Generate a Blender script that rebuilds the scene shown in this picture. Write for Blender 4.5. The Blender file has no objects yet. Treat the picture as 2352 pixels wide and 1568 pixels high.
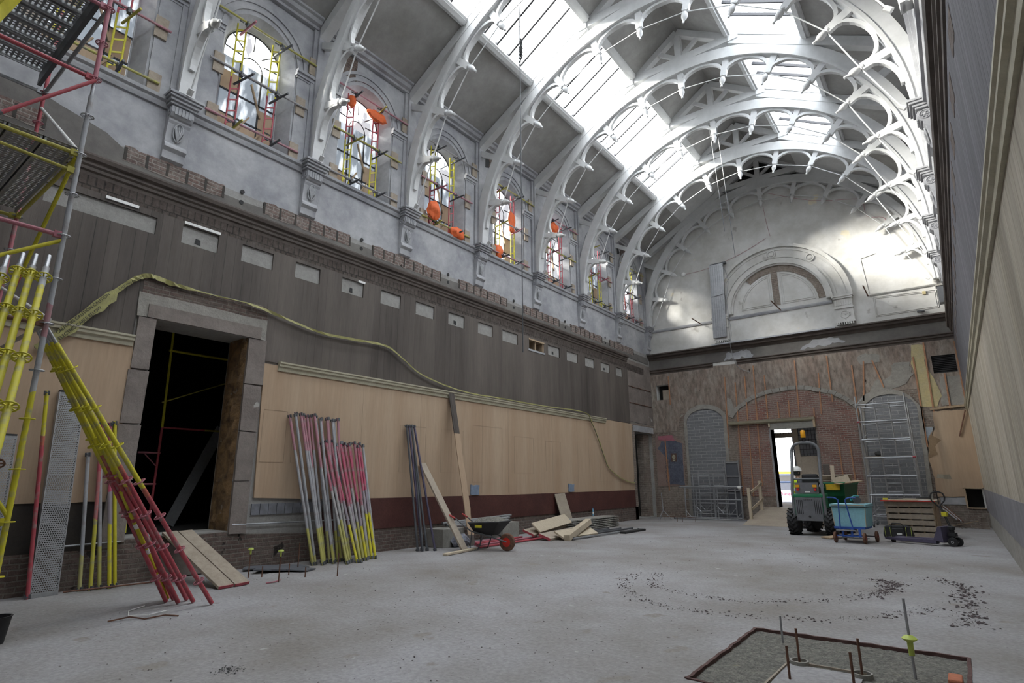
import bpy, math, random
from math import sin, cos, pi, radians, sqrt, atan2
from mathutils import Vector, Matrix
from mathutils.geometry import tessellate_polygon
from mathutils import noise as mnoise
random.seed(7)
scene = bpy.context.scene
COL = scene.collection
# ------------------------------------------------------------------ camera, sky, sun, exposure
W, L, XC = 11.21, 24.39, 10.5566
YAW, PITCH, ROLL = 0.65053497, 0.242684871, -0.00568127609
fw = Vector((-sin(YAW)*cos(PITCH), cos(YAW)*cos(PITCH), sin(PITCH)))
rt = fw.cross(Vector((0, 0, 1))).normalized(); up = rt.cross(fw)
c_, s_ = cos(ROLL), sin(ROLL)
rt2 = c_*rt + s_*up; up2 = -s_*rt + c_*up
cam = bpy.data.cameras.new('camera'); cam_o = bpy.data.objects.new('camera', cam); COL.objects.link(cam_o)
m = Matrix((rt2, up2, -fw)).transposed().to_4x4(); m.translation = Vector((XC, 0, 1.5)); cam_o.matrix_world = m
cam.sensor_width = 36; cam.lens = 1303.53/2352*36; cam.clip_start = .05; cam.clip_end = 300
scene.camera = cam_o
scene.view_settings.view_transform = 'Standard'; scene.view_settings.look = 'None'
scene.view_settings.gamma = 1; scene.view_settings.use_curve_mapping = False
scene.view_settings.exposure = 1.2
wd = bpy.data.worlds.new('sky'); scene.world = wd; wd.use_nodes = True
bg = wd.node_tree.nodes['Background']; bg.inputs[0].default_value = (.93, .96, 1.0, 1); bg.inputs[1].default_value = 4.6
sun = bpy.data.lights.new('sun', 'SUN'); sun.energy = 17; sun.angle = radians(13); sun.color = (1, .94, .84)
sun_o = bpy.data.objects.new('sun', sun); COL.objects.link(sun_o)
sun_o.rotation_euler = Vector((1.75, 1.25, -1.05)).to_track_quat('-Z', 'Y').to_euler()
def portal(name, loc, nrm, sx, sy, xax):
    l = bpy.data.lights.new(name, 'AREA'); l.shape = 'RECTANGLE'; l.size = sx; l.size_y = sy
    l.cycles.is_portal = True
    o = bpy.data.objects.new(name, l); COL.objects.link(o)
    z = -Vector(nrm).normalized(); x = Vector(xax).normalized(); y = z.cross(x)
    mm = Matrix((x, y, z)).transposed().to_4x4(); mm.translation = Vector(loc); o.matrix_world = mm
# roof section in the (x, z) plane, mirrored about the middle of the hall
EAVE, SK0, SK1, RIDGE = (0.12, 12.05), (2.15, 13.17), (4.05, 14.28), (5.605, 15.4)
TR = [0.75, 3.61, 6.39, 9.24, 12.2, 15.2, 18.2, 21.25, 24.2]
YB = -7.0
WC = [2.18, 5.02, 7.84, 10.72, 13.7, 16.7, 19.72, 22.72]
for sgn in (0, 1):
    x0, x1 = (SK0[0], SK1[0]) if not sgn else (W-SK0[0], W-SK1[0])
    dz = SK1[1]-SK0[1]; ln = sqrt((x1-x0)**2+dz*dz)
    n = Vector((dz, 0, -(x1-x0))) if not sgn else Vector((-dz, 0, (x1-x0)))
    if n.z > 0: n = -n
    portal('skylight_portal', ((x0+x1)/2, 8.7, (SK0[1]+SK1[1])/2+.32), n, ln, 31, (x1-x0, 0, dz))
portal('window_portal', (-.62, 12.4, 9.8), (1, 0, 0), 23, 3.2, (0, 1, 0))
# ------------------------------------------------------------------ materials
def nn(nt, t, **kw):
    n = nt.nodes.new(t)
    for k, v in kw.items(): setattr(n, k, v)
    return n
def mat(name, base, rough=.8, var=None, vs=2.0, st=(1, 1, 1), bump=.15, bs=18, metal=0, spots=None,
        pattern=None, emit=None, fine=.12, alpha=None):
    """procedural surface. var: second colour mixed by noise; spots: (colour, threshold, scale);
    pattern: ('boards', axis, width, depth colour) or ('brick', axis, w, h, mortar, c2)"""
    m = bpy.data.materials.new(name); m.use_nodes = True; nt = m.node_tree; nd = nt.nodes; lk = nt.links
    b = nd['Principled BSDF']; b.inputs['Roughness'].default_value = rough; b.inputs['Metallic'].default_value = metal
    tc = nn(nt, 'ShaderNodeTexCoord'); mp = nn(nt, 'ShaderNodeMapping'); lk.new(tc.outputs['Object'], mp.inputs[0])
    mp.inputs['Scale'].default_value = st
    def rgb(c): return (c[0], c[1], c[2], 1)
    col = nn(nt, 'ShaderNodeRGB'); col.outputs[0].default_value = rgb(base); cur = col.outputs[0]
    hs = []
    if pattern and pattern[0] == 'brick':
        sx = nn(nt, 'ShaderNodeSeparateXYZ'); cb = nn(nt, 'ShaderNodeCombineXYZ'); lk.new(tc.outputs['Object'], sx.inputs[0])
        lk.new(sx.outputs[pattern[1]], cb.inputs[0]); lk.new(sx.outputs[2], cb.inputs[1])
        nz = nn(nt, 'ShaderNodeTexNoise'); nz.inputs['Scale'].default_value = 3; lk.new(tc.outputs['Object'], nz.inputs[0])
        ad = nn(nt, 'ShaderNodeVectorMath', operation='MULTIPLY_ADD'); lk.new(nz.outputs['Color'], ad.inputs[0])
        ad.inputs[1].default_value = (.025, .025, 0); lk.new(cb.outputs[0], ad.inputs[2])
        br = nn(nt, 'ShaderNodeTexBrick'); lk.new(ad.outputs[0], br.inputs[0])
        br.inputs['Scale'].default_value = 1; br.inputs['Brick Width'].default_value = pattern[2]; br.inputs['Row Height'].default_value = pattern[3]
        br.inputs['Mortar Size'].default_value = .012; br.inputs['Mortar Smooth'].default_value = .3
        br.inputs['Color1'].default_value = rgb(base); br.inputs['Color2'].default_value = rgb(pattern[5]); br.inputs['Mortar'].default_value = rgb(pattern[4])
        cur = br.outputs['Color']; hs.append((br.outputs['Fac'], -.6))
    if pattern and pattern[0] == 'boards':
        sx = nn(nt, 'ShaderNodeSeparateXYZ'); lk.new(tc.outputs['Object'], sx.inputs[0])
        dv = nn(nt, 'ShaderNodeMath', operation='DIVIDE'); lk.new(sx.outputs[pattern[1]], dv.inputs[0]); dv.inputs[1].default_value = pattern[2]
        fr = nn(nt, 'ShaderNodeMath', operation='FRACT'); lk.new(dv.outputs[0], fr.inputs[0])
        fl = nn(nt, 'ShaderNodeMath', operation='FLOOR'); lk.new(dv.outputs[0], fl.inputs[0])
        wn = nn(nt, 'ShaderNodeTexWhiteNoise', noise_dimensions='1D'); lk.new(fl.outputs[0], wn.inputs['W'])
        mx = nn(nt, 'ShaderNodeMix', data_type='RGBA', blend_type='MULTIPLY'); mx.inputs[0].default_value = .35
        lk.new(cur, mx.inputs[6]); lk.new(wn.outputs['Value'], mx.inputs[7]); cur = mx.outputs[2]
        lt = nn(nt, 'ShaderNodeMath', operation='LESS_THAN'); lk.new(fr.outputs[0], lt.inputs[0]); lt.inputs[1].default_value = .012/pattern[2]
        mx = nn(nt, 'ShaderNodeMix', data_type='RGBA'); lk.new(lt.outputs[0], mx.inputs[0]); lk.new(cur, mx.inputs[6])
        mx.inputs[7].default_value = rgb(pattern[3]); cur = mx.outputs[2]; hs.append((lt.outputs[0], -.8))
    if var:
        nz = nn(nt, 'ShaderNodeTexNoise'); nz.inputs['Scale'].default_value = vs; nz.inputs['Detail'].default_value = 8
        nz.inputs['Roughness'].default_value = .62; lk.new(mp.outputs[0], nz.inputs[0])
        rp = nn(nt, 'ShaderNodeValToRGB'); rp.color_ramp.elements[0].position = .36; rp.color_ramp.elements[1].position = .66
        lk.new(nz.outputs[0], rp.inputs[0])
        mx = nn(nt, 'ShaderNodeMix', data_type='RGBA'); lk.new(rp.outputs[0], mx.inputs[0])
        lk.new(cur, mx.inputs[6]); mx.inputs[7].default_value = rgb(var)
        if pattern and pattern[0] == 'brick':
            mm_ = nn(nt, 'ShaderNodeMath', operation='MULTIPLY'); lk.new(rp.outputs[0], mm_.inputs[0]); mm_.inputs[1].default_value = .6; lk.new(mm_.outputs[0], mx.inputs[0])
        cur = mx.outputs[2]
    for sp in (spots or []):
        nz = nn(nt, 'ShaderNodeTexNoise'); nz.inputs['Scale'].default_value = sp[2]; nz.inputs['Detail'].default_value = 6
        nz.noise_dimensions = '4D'; nz.inputs['W'].default_value = sp[1]*37
        lk.new(mp.outputs[0], nz.inputs[0])
        rp = nn(nt, 'ShaderNodeValToRGB'); rp.color_ramp.elements[0].position = sp[1]; rp.color_ramp.elements[1].position = sp[1]+.03
        lk.new(nz.outputs[0], rp.inputs[0])
        mx = nn(nt, 'ShaderNodeMix', data_type='RGBA'); lk.new(rp.outputs[0], mx.inputs[0]); lk.new(cur, mx.inputs[6]); mx.inputs[7].default_value = rgb(sp[0])
        cur = mx.outputs[2]; hs.append((rp.outputs[0], -.3))
    nf = nn(nt, 'ShaderNodeTexNoise'); nf.inputs['Scale'].default_value = bs; nf.inputs['Detail'].default_value = 8; nf.inputs['Roughness'].default_value = .7
    lk.new(mp.outputs[0], nf.inputs[0])
    if fine:
        mr = nn(nt, 'ShaderNodeMapRange'); mr.inputs[1].default_value = .25; mr.inputs[2].default_value = .75
        mr.inputs[3].default_value = 1-fine*1.6; mr.inputs[4].default_value = 1+fine; lk.new(nf.outputs[0], mr.inputs[0])
        vm = nn(nt, 'ShaderNodeVectorMath', operation='SCALE'); lk.new(cur, vm.inputs[0]); lk.new(mr.outputs[0], vm.inputs['Scale']); cur = vm.outputs[0]
    lk.new(cur, b.inputs['Base Color'])
    if bump:
        h = nf.outputs[0]
        for s, k in hs:
            ma = nn(nt, 'ShaderNodeMath', operation='MULTIPLY_ADD'); lk.new(s, ma.inputs[0]); ma.inputs[1].default_value = k; lk.new(h, ma.inputs[2]); h = ma.outputs[0]
        bp = nn(nt, 'ShaderNodeBump'); bp.inputs['Strength'].default_value = min(1, bump*2); bp.inputs['Distance'].default_value = .03; lk.new(h, bp.inputs['Height']); lk.new(bp.outputs[0], b.inputs['Normal'])
    if emit:
        b.inputs['Emission Color'].default_value = rgb(emit[0]); b.inputs['Emission Strength'].default_value = emit[1]
    return m
def band_mat(name, stops, rough=.55, axis=2, metal=0):
    """painted tube: colour rings along the local axis. stops: [(pos0..1 of -10..10 m , colour)] constant ramp in metres"""
    m = bpy.data.materials.new(name); m.use_nodes = True; nt = m.node_tree; lk = nt.links
    b = nt.nodes['Principled BSDF']; b.inputs['Roughness'].default_value = rough; b.inputs['Metallic'].default_value = metal
    tc = nn(nt, 'ShaderNodeTexCoord'); sx = nn(nt, 'ShaderNodeSeparateXYZ'); lk.new(tc.outputs['Object'], sx.inputs[0])
    nz = nn(nt, 'ShaderNodeTexNoise'); nz.inputs['Scale'].default_value = 14; lk.new(tc.outputs['Object'], nz.inputs[0])
    oi = nn(nt, 'ShaderNodeObjectInfo')
    a = nn(nt, 'ShaderNodeMath', operation='MULTIPLY_ADD'); lk.new(nz.outputs[0], a.inputs[0]); a.inputs[1].default_value = .12; lk.new(sx.outputs[axis], a.inputs[2])
    a2 = nn(nt, 'ShaderNodeMath', operation='MULTIPLY_ADD'); lk.new(oi.outputs['Random'], a2.inputs[0]); a2.inputs[1].default_value = .5; lk.new(a.outputs[0], a2.inputs[2])
    d = nn(nt, 'ShaderNodeMath', operation='DIVIDE'); lk.new(a2.outputs[0], d.inputs[0]); d.inputs[1].default_value = 5.0
    rp = nn(nt, 'ShaderNodeValToRGB'); rp.color_ramp.interpolation = 'CONSTANT'; lk.new(d.outputs[0], rp.inputs[0])
    for i, (p, c) in enumerate(stops):
        e = rp.color_ramp.elements[i] if i < 2 else rp.color_ramp.elements.new(1)
        e.position = p/5.0; e.color = (*c, 1)
    n2 = nn(nt, 'ShaderNodeTexNoise'); n2.inputs['Scale'].default_value = 9; n2.inputs['Detail'].default_value = 6; lk.new(tc.outputs['Object'], n2.inputs[0])
    r2 = nn(nt, 'ShaderNodeValToRGB'); r2.color_ramp.elements[0].position = .5; r2.color_ramp.elements[1].position = .75; lk.new(n2.outputs[0], r2.inputs[0])
    mx = nn(nt, 'ShaderNodeMix', data_type='RGBA'); lk.new(r2.outputs[0], mx.inputs[0]); lk.new(rp.outputs[0], mx.inputs[6]); mx.inputs[7].default_value = (.27, .25, .24, 1)
    lk.new(mx.outputs[2], b.inputs['Base Color'])
    return m
def plain(name, c, rough=.5, metal=0): return mat(name, c, rough, metal=metal, bump=0, fine=.15, bs=9)
MT = {}
P = MT
P['plaster_white'] = mat('white_plaster', (.46, .465, .48), .85, var=(.29, .295, .32), vs=.9, bump=.1, fine=.13, bs=5, spots=[((.35, .31, .27), .74, 1.3)])
P['plaster_grey'] = mat('grey_plaster', (.125, .115, .11), .9, var=(.20, .19, .175), vs=.6, bump=.15, bs=6, spots=[((.36, .35, .33), .7, .8)])
P['soffit'] = mat('ceiling_plaster', (.37, .365, .355), .9, var=(.27, .262, .25), vs=.8, bump=.06, fine=.1, bs=4, spots=[((.47, .44, .38), .7, 2.2)])
P['iron'] = mat('white_painted_iron', (.64, .645, .65), .5, var=(.54, .55, .55), vs=1.5, bump=.03, fine=.05, bs=8)
P['iron_dark'] = mat('darker_frame_paint', (.6, .6, .6), .6, bump=.03, fine=.06)  # plain grey, slightly darker than the white iron paint
P['boards_brown'] = mat('brown_boarding', (.095, .079, .07), .75, var=(.15, .127, .112), vs=.8, st=(1, 1, .12), bump=.15, bs=14, pattern=('boards', 1, .19, (.03, .025, .023)))
P['boards_grey'] = mat('grey_boarding', (.19, .185, .205), .8, var=(.12, .115, .13), vs=1.6, st=(1, 1, .08), bump=.25, bs=14, fine=.25, pattern=('boards', 1, .155, (.025, .022, .025)), spots=[((.04, .035, .035), .70, 4)])
P['boards_cream'] = mat('cream_boarding', (.40, .35, .27), .8, var=(.50, .45, .37), vs=1.6, st=(1, 1, .08), bump=.12, bs=14, fine=.18, pattern=('boards', 1, .155, (.17, .13, .10)), spots=[((.16, .12, .085), .72, 5)])
P['hessian'] = mat('tan_panel', (.43, .305, .205), .85, var=(.50, .38, .27), vs=1.2, st=(1, 1, .08), bump=.05, fine=.07, bs=20, spots=[((.44, .34, .23), .72, 2.0)])
P['granite'] = mat('oxblood_dado', (.075, .025, .022), .5, var=(.115, .042, .034), vs=1.5, bump=.08, fine=.3, bs=30)
P['black_dado'] = mat('black_dado', (.025, .022, .02), .7, var=(.05, .04, .03), bump=.08)
P['grey_dado'] = mat('grey_dado', (.17, .165, .18), .7, var=(.24, .23, .25), vs=2, bump=.15, spots=[((.36, .17, .18), .72, .7)])
P['cornice'] = mat('brown_moulding', (.075, .06, .052), .7, var=(.13, .105, .092), vs=2, bump=.1, spots=[((.45, .42, .38), .70, 4)])
P['cream'] = mat('cream_moulding', (.50, .47, .36), .6, var=(.42, .385, .28), vs=3, bump=.05)
P['brick_y'] = mat('old_brick_side', (.15, .095, .08), .9, var=(.21, .175, .15), vs=1.6, bump=.5, bs=10, fine=.3, pattern=('brick', 1, .23, .075, (.19, .165, .145), (.10, .07, .06)), spots=[((.035, .028, .024), .66, 3.5)])
P['brick_patch'] = mat('torn_brick_patch', (.22, .14, .12), .9, var=(.33, .29, .26), vs=3.5, bump=.5, bs=14, fine=.3, pattern=('brick', 1, .23, .075, (.33, .30, .27), (.15, .10, .09)), spots=[((.05, .04, .035), .64, 7)])
P['brick_dark'] = mat('dark_brick_course', (.075, .055, .048), .9, var=(.13, .11, .095), vs=3, bump=.4, bs=12, fine=.3, pattern=('brick', 1, .12, .26, (.03, .025, .022), (.10, .08, .07)))
P['brick_x'] = mat('old_brick_end', (.28, .13, .105), .9, var=(.32, .25, .215), vs=1.4, bump=.4, bs=12, pattern=('brick', 0, .23, .075, (.36, .32, .28), (.18, .085, .07)))
P['brick_rough'] = mat('rough_masonry', (.25, .19, .16), .95, var=(.36, .32, .275), vs=1.5, bump=.6, bs=10, fine=.3, pattern=('brick', 0, .23, .075, (.33, .29, .25), (.20, .15, .12)), spots=[((.42, .38, .32), .66, 2.5), ((.09, .07, .055), .70, 6)])
P['block'] = mat('grey_blockwork', (.18, .185, .20), .9, var=(.24, .245, .26), vs=2, bump=.25, bs=14, pattern=('brick', 0, .42, .13, (.40, .40, .39), (.21, .215, .23)))
P['end_low'] = mat('stripped_plaster', (.27, .21, .175), .95, var=(.37, .32, .275), vs=2.2, st=(1, 1, .35), bump=.5, bs=9, fine=.4, spots=[((.38, .34, .29), .64, 1.7), ((.06, .045, .035), .68, 6)])
P['yellow_plaster'] = mat('yellow_plaster', (.55, .46, .24), .9, var=(.48, .42, .26), vs=3, bump=.1)
P['rubble'] = mat('rough_render', (.30, .285, .255), .95, var=(.38, .36, .33), vs=3, bump=.6, bs=9, spots=[((.1, .09, .08), .7, 8)])
P['stone'] = mat('stone_surround', (.26, .225, .205), .9, var=(.19, .16, .145), vs=1.5, bump=.3, bs=9, spots=[((.45, .43, .40), .68, 2)])
P['dark'] = mat('painted_interior_shade', (.02, .018, .016), .9, bump=0)  # near-black colour paints in the shade inside rooms and openings
P['wood'] = mat('plain_timber', (.48, .36, .24), .7, var=(.38, .28, .18), vs=6, st=(6, 6, .6), bump=.08)
P['wood_pale'] = mat('pale_timber', (.58, .50, .38), .7, var=(.50, .42, .31), vs=4, st=(4, 4, .6), bump=.06)
P['ply'] = mat('plywood', (.42, .36, .29), .75, var=(.35, .295, .235), vs=2, bump=.05)
P['board'] = mat('scaffold_board', (.40, .34, .27), .8, var=(.30, .25, .20), vs=3, st=(3, 3, 3), bump=.1)
P['galv'] = mat('galvanised_steel', (.46, .47, .49), .42, var=(.36, .37, .39), vs=6, metal=.65, bump=.03)
P['alu'] = mat('aluminium', (.42, .43, .45), .4, var=(.33, .34, .36), vs=6, metal=.6, bump=.02)
P['red'] = plain('red_tube_paint', (.42, .07, .09)); P['yellow'] = plain('yellow_tube_paint', (.60, .54, .03))
P['yellow_dim'] = plain('dull_yellow_paint', (.42, .38, .07)); P['pink'] = plain('faded_red_paint', (.42, .15, .19))
P['orange'] = mat('orange_sacking', (.85, .16, .04), .6, bump=.3, bs=10, fine=.1)
P['black'] = plain('black_rubber', (.022, .022, .024), .7); P['darkgrey'] = plain('dark_grey_paint', (.09, .095, .105), .45)
P['rust'] = mat('rusty_bar', (.12, .06, .045), .9, var=(.2, .1, .06), vs=20, bump=.2)
P['green'] = plain('green_paint', (.02, .22, .10), .4); P['white'] = plain('white_plastic', (.85, .85, .83), .4)
P['copper'] = mat('copper_pipe_batten', (.48, .24, .13), .6, var=(.36, .18, .10), vs=8, bump=.05)
P['lightblue'] = mat('light_blue_board', (.25, .52, .60), .6, var=(.30, .56, .64), vs=4, bump=.02)
P['blue'] = plain('blue_paint', (.03, .10, .42), .4); P['purple'] = plain('purple_grey_paint', (.085, .075, .125), .45)
P['hivis'] = plain('hi_vis_yellow', (.72, .95, .05), .6); P['tape'] = mat('yellow_caution_tape', (.42, .40, .14), .5, var=(.30, .28, .12), vs=9, bump=.2)
P['amber'] = plain('amber_lens', (.9, .42, .02), .3); P['redlens'] = plain('red_lens', (.6, .03, .02), .3)
P['skin'] = plain('skin', (.55, .35, .26), .6); P['slate'] = plain('slate_sheet', (.10, .105, .12), .6)
P['clod'] = mat('dark_clods', (.06, .045, .05), .95, var=(.17, .14, .14), vs=20, bump=.4)
P['redgrip'] = plain('red_grip', (.45, .05, .05)); P['greyp'] = plain('machine_grey_paint', (.17, .175, .19), .45); P['darkgreen'] = plain('dark_green_paint', (.012, .10, .04), .4)
P['amber2'] = plain('yellow_sticker', (.75, .50, .04)); P['truckblue'] = plain('truck_blue', (.06, .09, .17), .3); P['lettering_red'] = plain('dark_red_lettering', (.20, .02, .06))
P['truckwhite'] = plain('truck_white', (.30, .30, .32), .4); P['truckgrey'] = plain('truck_dark', (.03, .035, .05), .4)
P['printed'] = plain('dark_print', (.04, .04, .04), .6); P['paper'] = plain('white_paper', (.75, .76, .80), .6)
P['brown_core'] = mat('broken_masonry_jamb', (.36, .22, .10), .95, var=(.12, .075, .045), vs=5, bump=.6, bs=8, spots=[((.33, .27, .2), .66, 6)])
# ------------------------------------------------------------------ mesh helpers
class MB:
    def __init__(s): s.v = []; s.f = []; s.mi = []; s.cur = 0
    def add(s, vs, fs):
        o = len(s.v); s.v += [tuple(q) for q in vs]
        for f in fs: s.f.append([i+o for i in f]); s.mi.append(s.cur)
        return s
    def box(s, a, b, M=None):
        x0, y0, z0 = a; x1, y1, z1 = b
        vs = [Vector(q) for q in ((x0,y0,z0),(x1,y0,z0),(x1,y1,z0),(x0,y1,z0),(x0,y0,z1),(x1,y0,z1),(x1,y1,z1),(x0,y1,z1))]
        if M is not None: vs = [M @ q for q in vs]
        return s.add(vs, [(0,3,2,1),(4,5,6,7),(0,1,5,4),(1,2,6,5),(2,3,7,6),(3,0,4,7)])
    def beam(s, p, q, w, h, upv=(0, 0, 1)):
        """rectangular bar from p to q, w across, h along upv"""
        p = Vector(p); q = Vector(q); d = (q-p); ln = d.length; d.normalize(); u = Vector(upv)
        x = d.cross(u)
        if x.length < 1e-4: x = d.cross(Vector((1, 0, 0)))
        x.normalize(); u = x.cross(d)
        vs = []
        for t in (p, q):
            for a, b in ((-1,-1),(1,-1),(1,1),(-1,1)): vs.append(t + x*(a*w/2) + u*(b*h/2))
        return s.add(vs, [(0,1,2,3),(7,6,5,4),(0,4,5,1),(1,5,6,2),(2,6,7,3),(3,7,4,0)])
    def tube(s, p, q, r, n=10, r2=None):
        p = Vector(p); q = Vector(q); d = (q-p).normalized(); x = d.orthogonal().normalized(); y = d.cross(x); r2 = r if r2 is None else r2
        vs = [];
        for t, rr in ((p, r), (q, r2)):
            for i in range(n):
                a = 2*pi*i/n; vs.append(t + x*(rr*cos(a)) + y*(rr*sin(a)))
        fs = [(i, (i+1) % n, n+(i+1) % n, n+i) for i in range(n)] + [tuple(range(n))[::-1], tuple(range(n, 2*n))]
        return s.add(vs, fs)
    def path(s, pts, r, n=8, closed=False):
        pts = [Vector(q) for q in pts]; N = len(pts); rings = []; x = None
        for i, q in enumerate(pts):
            a = pts[(i-1) % N] if (closed or i > 0) else q; b = pts[(i+1) % N] if (closed or i < N-1) else q
            d = (b-a).normalized()
            x = d.orthogonal().normalized() if x is None else (x - d*x.dot(d)).normalized()
            y = d.cross(x); rr = r[i] if isinstance(r, (list, tuple)) else r
            rings.append([q + x*(rr*cos(2*pi*k/n)) + y*(rr*sin(2*pi*k/n)) for k in range(n)])
        vs = [v for g in rings for v in g]; fs = []
        for i in range(N if closed else N-1):
            j = (i+1) % N
            for k in range(n): fs.append((i*n+k, i*n+(k+1) % n, j*n+(k+1) % n, j*n+k))
        if not closed: fs += [tuple(range(n))[::-1], tuple(range((N-1)*n, N*n))]
        return s.add(vs, fs)
    def lathe(s, prof, c=(0, 0, 0), axis=(0, 0, 1), n=16):
        """prof [(r, h)] about axis through c"""
        c = Vector(c); d = Vector(axis).normalized(); x = d.orthogonal().normalized(); y = d.cross(x); vs = []
        for r, h in prof:
            for i in range(n): a = 2*pi*i/n; vs.append(c + d*h + x*(r*cos(a)) + y*(r*sin(a)))
        fs = []
        for j in range(len(prof)-1):
            for i in range(n): fs.append((j*n+i, j*n+(i+1) % n, (j+1)*n+(i+1) % n, (j+1)*n+i))
        fs += [tuple(range(n))[::-1], tuple(range((len(prof)-1)*n, len(prof)*n))]
        return s.add(vs, fs)
    def ring(s, c, axis, R, r, n=16, k=6):
        c = Vector(c); d = Vector(axis).normalized(); x = d.orthogonal().normalized(); y = d.cross(x)
        return s.path([c + x*(R*cos(2*pi*i/n)) + y*(R*sin(2*pi*i/n)) for i in range(n)], r, k, True)
    def prism(s, poly, f0, f1, holes=()):
        """polygon of 2D points; f0, f1 map a 2D point to the two 3D faces"""
        loops = [list(poly)] + [list(h) for h in holes]
        flat = [q for l in loops for q in l]
        tri = tessellate_polygon([[Vector((q[0], q[1], 0)) for q in l] for l in loops])
        n = len(flat); vs = [f0(q) for q in flat] + [f1(q) for q in flat]
        fs = [tuple(t) for t in tri] + [tuple(i+n for i in reversed(t)) for t in tri]
        o = 0
        for l in loops:
            k = len(l)
            for i in range(k): a = o+i; b = o+(i+1) % k; fs.append((a, b, n+b, n+a))
            o += k
        return s.add(vs, fs)
    def sweep(s, prof, p0, p1, out, upv=(0, 0, 1)):
        """closed profile [(out, up)] swept from p0 to p1"""
        p0 = Vector(p0); p1 = Vector(p1); o = Vector(out); u = Vector(upv); n = len(prof)
        vs = [p + o*a + u*b for p in (p0, p1) for a, b in prof]
        fs = [(i, (i+1) % n, n+(i+1) % n, n+i) for i in range(n)] + [tuple(range(n))[::-1], tuple(range(n, 2*n))]
        return s.add(vs, fs)
    def build(s, name, material, parent=None, smooth=False, bevel=0):
        me = bpy.data.meshes.new(name); me.from_pydata([tuple(v) for v in s.v], [], s.f); me.validate()
        ms = material if isinstance(material, (list, tuple)) else [material]
        for q in ms: me.materials.append(P[q] if isinstance(q, str) else q)
        import bmesh
        bm = bmesh.new(); bm.from_mesh(me)
        if len(ms) == 1 or True: bmesh.ops.recalc_face_normals(bm, faces=bm.faces)
        bm.to_mesh(me); bm.free()
        if len(ms) > 1 and len(me.polygons) == len(s.mi):
            for pgn, i in zip(me.polygons, s.mi): pgn.material_index = i
        o = bpy.data.objects.new(name, me); COL.objects.link(o)
        if parent: o.parent = parent
        if smooth:
            for pgn in me.polygons: pgn.use_smooth = len(pgn.vertices) <= 4
            try:
                me.set_sharp_from_angle(angle=radians(40))
            except Exception: pass
        if bevel:
            bv = o.modifiers.new('bevel', 'BEVEL'); bv.width = bevel; bv.segments = 2; bv.limit_method = 'ANGLE'
        return o
def empty(name, loc=(0, 0, 0), rz=0):
    o = bpy.data.objects.new(name, None); COL.objects.link(o); o.location = loc; o.rotation_euler = (0, 0, rz); o.empty_display_size = .1
    return o
def tag(o, label, cat, group=None):
    o['label'] = label; o['category'] = cat
    if group: o['group'] = group
    return o
def struct(o): o['kind'] = 'structure'; return o
KIDS = {}
def copy_tree(o, parent=None):
    c = o.copy(); COL.objects.link(c)
    if parent: c.parent = parent
    for ch in [q for q in COL.objects if q.parent == o]: copy_tree(ch, c)
    return c
def aim(o, p, q):
    """put an object whose length runs along local +Z from p towards q"""
    p = Vector(p); q = Vector(q); o.location = p; o.rotation_mode = 'QUATERNION'; o.rotation_quaternion = (q-p).to_track_quat('Z', 'Y')
    return o
FY = lambda y0: (lambda q: (q[0], y0, q[1]))      # (x, z) -> plane at y0
FX = lambda x0: (lambda q: (x0, q[0], q[1]))      # (y, z) -> plane at x0
def rect(a, b, c, d): return [(a, c), (b, c), (b, d), (a, d)]
def archpoly(cx, hw, z0, zs, n=16, rise=None):
    rise = hw if rise is None else rise
    return [(cx-hw, z0), (cx+hw, z0)] + [(cx+hw*cos(pi*i/n), zs+rise*sin(pi*i/n)) for i in range(n+1)]
def ragged(poly, amp=.05, step=.15, sd=1):
    rnd = random.Random(sd); out = []
    for i in range(len(poly)):
        a = Vector(poly[i]); b = Vector(poly[(i+1) % len(poly)]); n = max(1, int((b-a).length/step))
        for k in range(n):
            q = a.lerp(b, k/n); out.append((q.x + rnd.uniform(-amp, amp), q.y + rnd.uniform(-amp, amp)))
    return out
# ------------------------------------------------------------------ floor
P['floor'] = mat('dusty_concrete', (.365, .36, .37), .85, var=(.235, .215, .20), vs=.42, st=(1, 1, 1), bump=.15, bs=22, fine=.22, spots=[((.26, .24, .22), .64, 1.9), ((.12, .10, .095), .70, 14), ((.45, .44, .43), .70, 5)])
X0, X1, Y0, Y1 = 8.64, 10.40, 4.75, 6.70      # the framed recess in the floor
f = MB(); fo = [(-.3, YB), (W+.3, YB), (W+.3, L+.3), (-.3, L+.3)]
f.prism(fo, lambda q: (q[0], q[1], 0), lambda q: (q[0], q[1], -.35), [rect(X0, X1, Y0, Y1)])
struct(f.build('floor', 'floor'))
# ------------------------------------------------------------------ left wall
HZ = 7.14
lw = MB()
lw.prism([(YB, -.3), (L, -.3), (L, HZ), (YB, HZ)], FX(0), FX(-.72), [rect(3.75, 5.40, .68, 4.25), rect(22.32, 24.12, .04, 3.52), rect(14.75, 15.62, 5.74, 6.08)])
wall_left = struct(lw.build('wall_left', mat('pale_old_plaster', (.30, .29, .275), .9, var=(.36, .355, .34), vs=2.4, bump=.25, bs=11, spots=[((.14, .12, .10), .72, 3)])))
up_ = MB()
holes = [archpoly(c, .80, 8.30, 10.53, 20) for c in WC]
zt = 12.35
up_.prism([(YB, HZ), (L, HZ), (L, zt), (YB, zt)], FX(0), FX(-.5), holes)
o = up_.build('upper_wall', 'plaster_white', wall_left)
def pane(nm, mt, poly, x0=0.0, x1=.02, holes=(), par=None):
    return MB().prism(poly, FX(x0), FX(x1), holes).build(nm, mt, par or wall_left)
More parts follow.
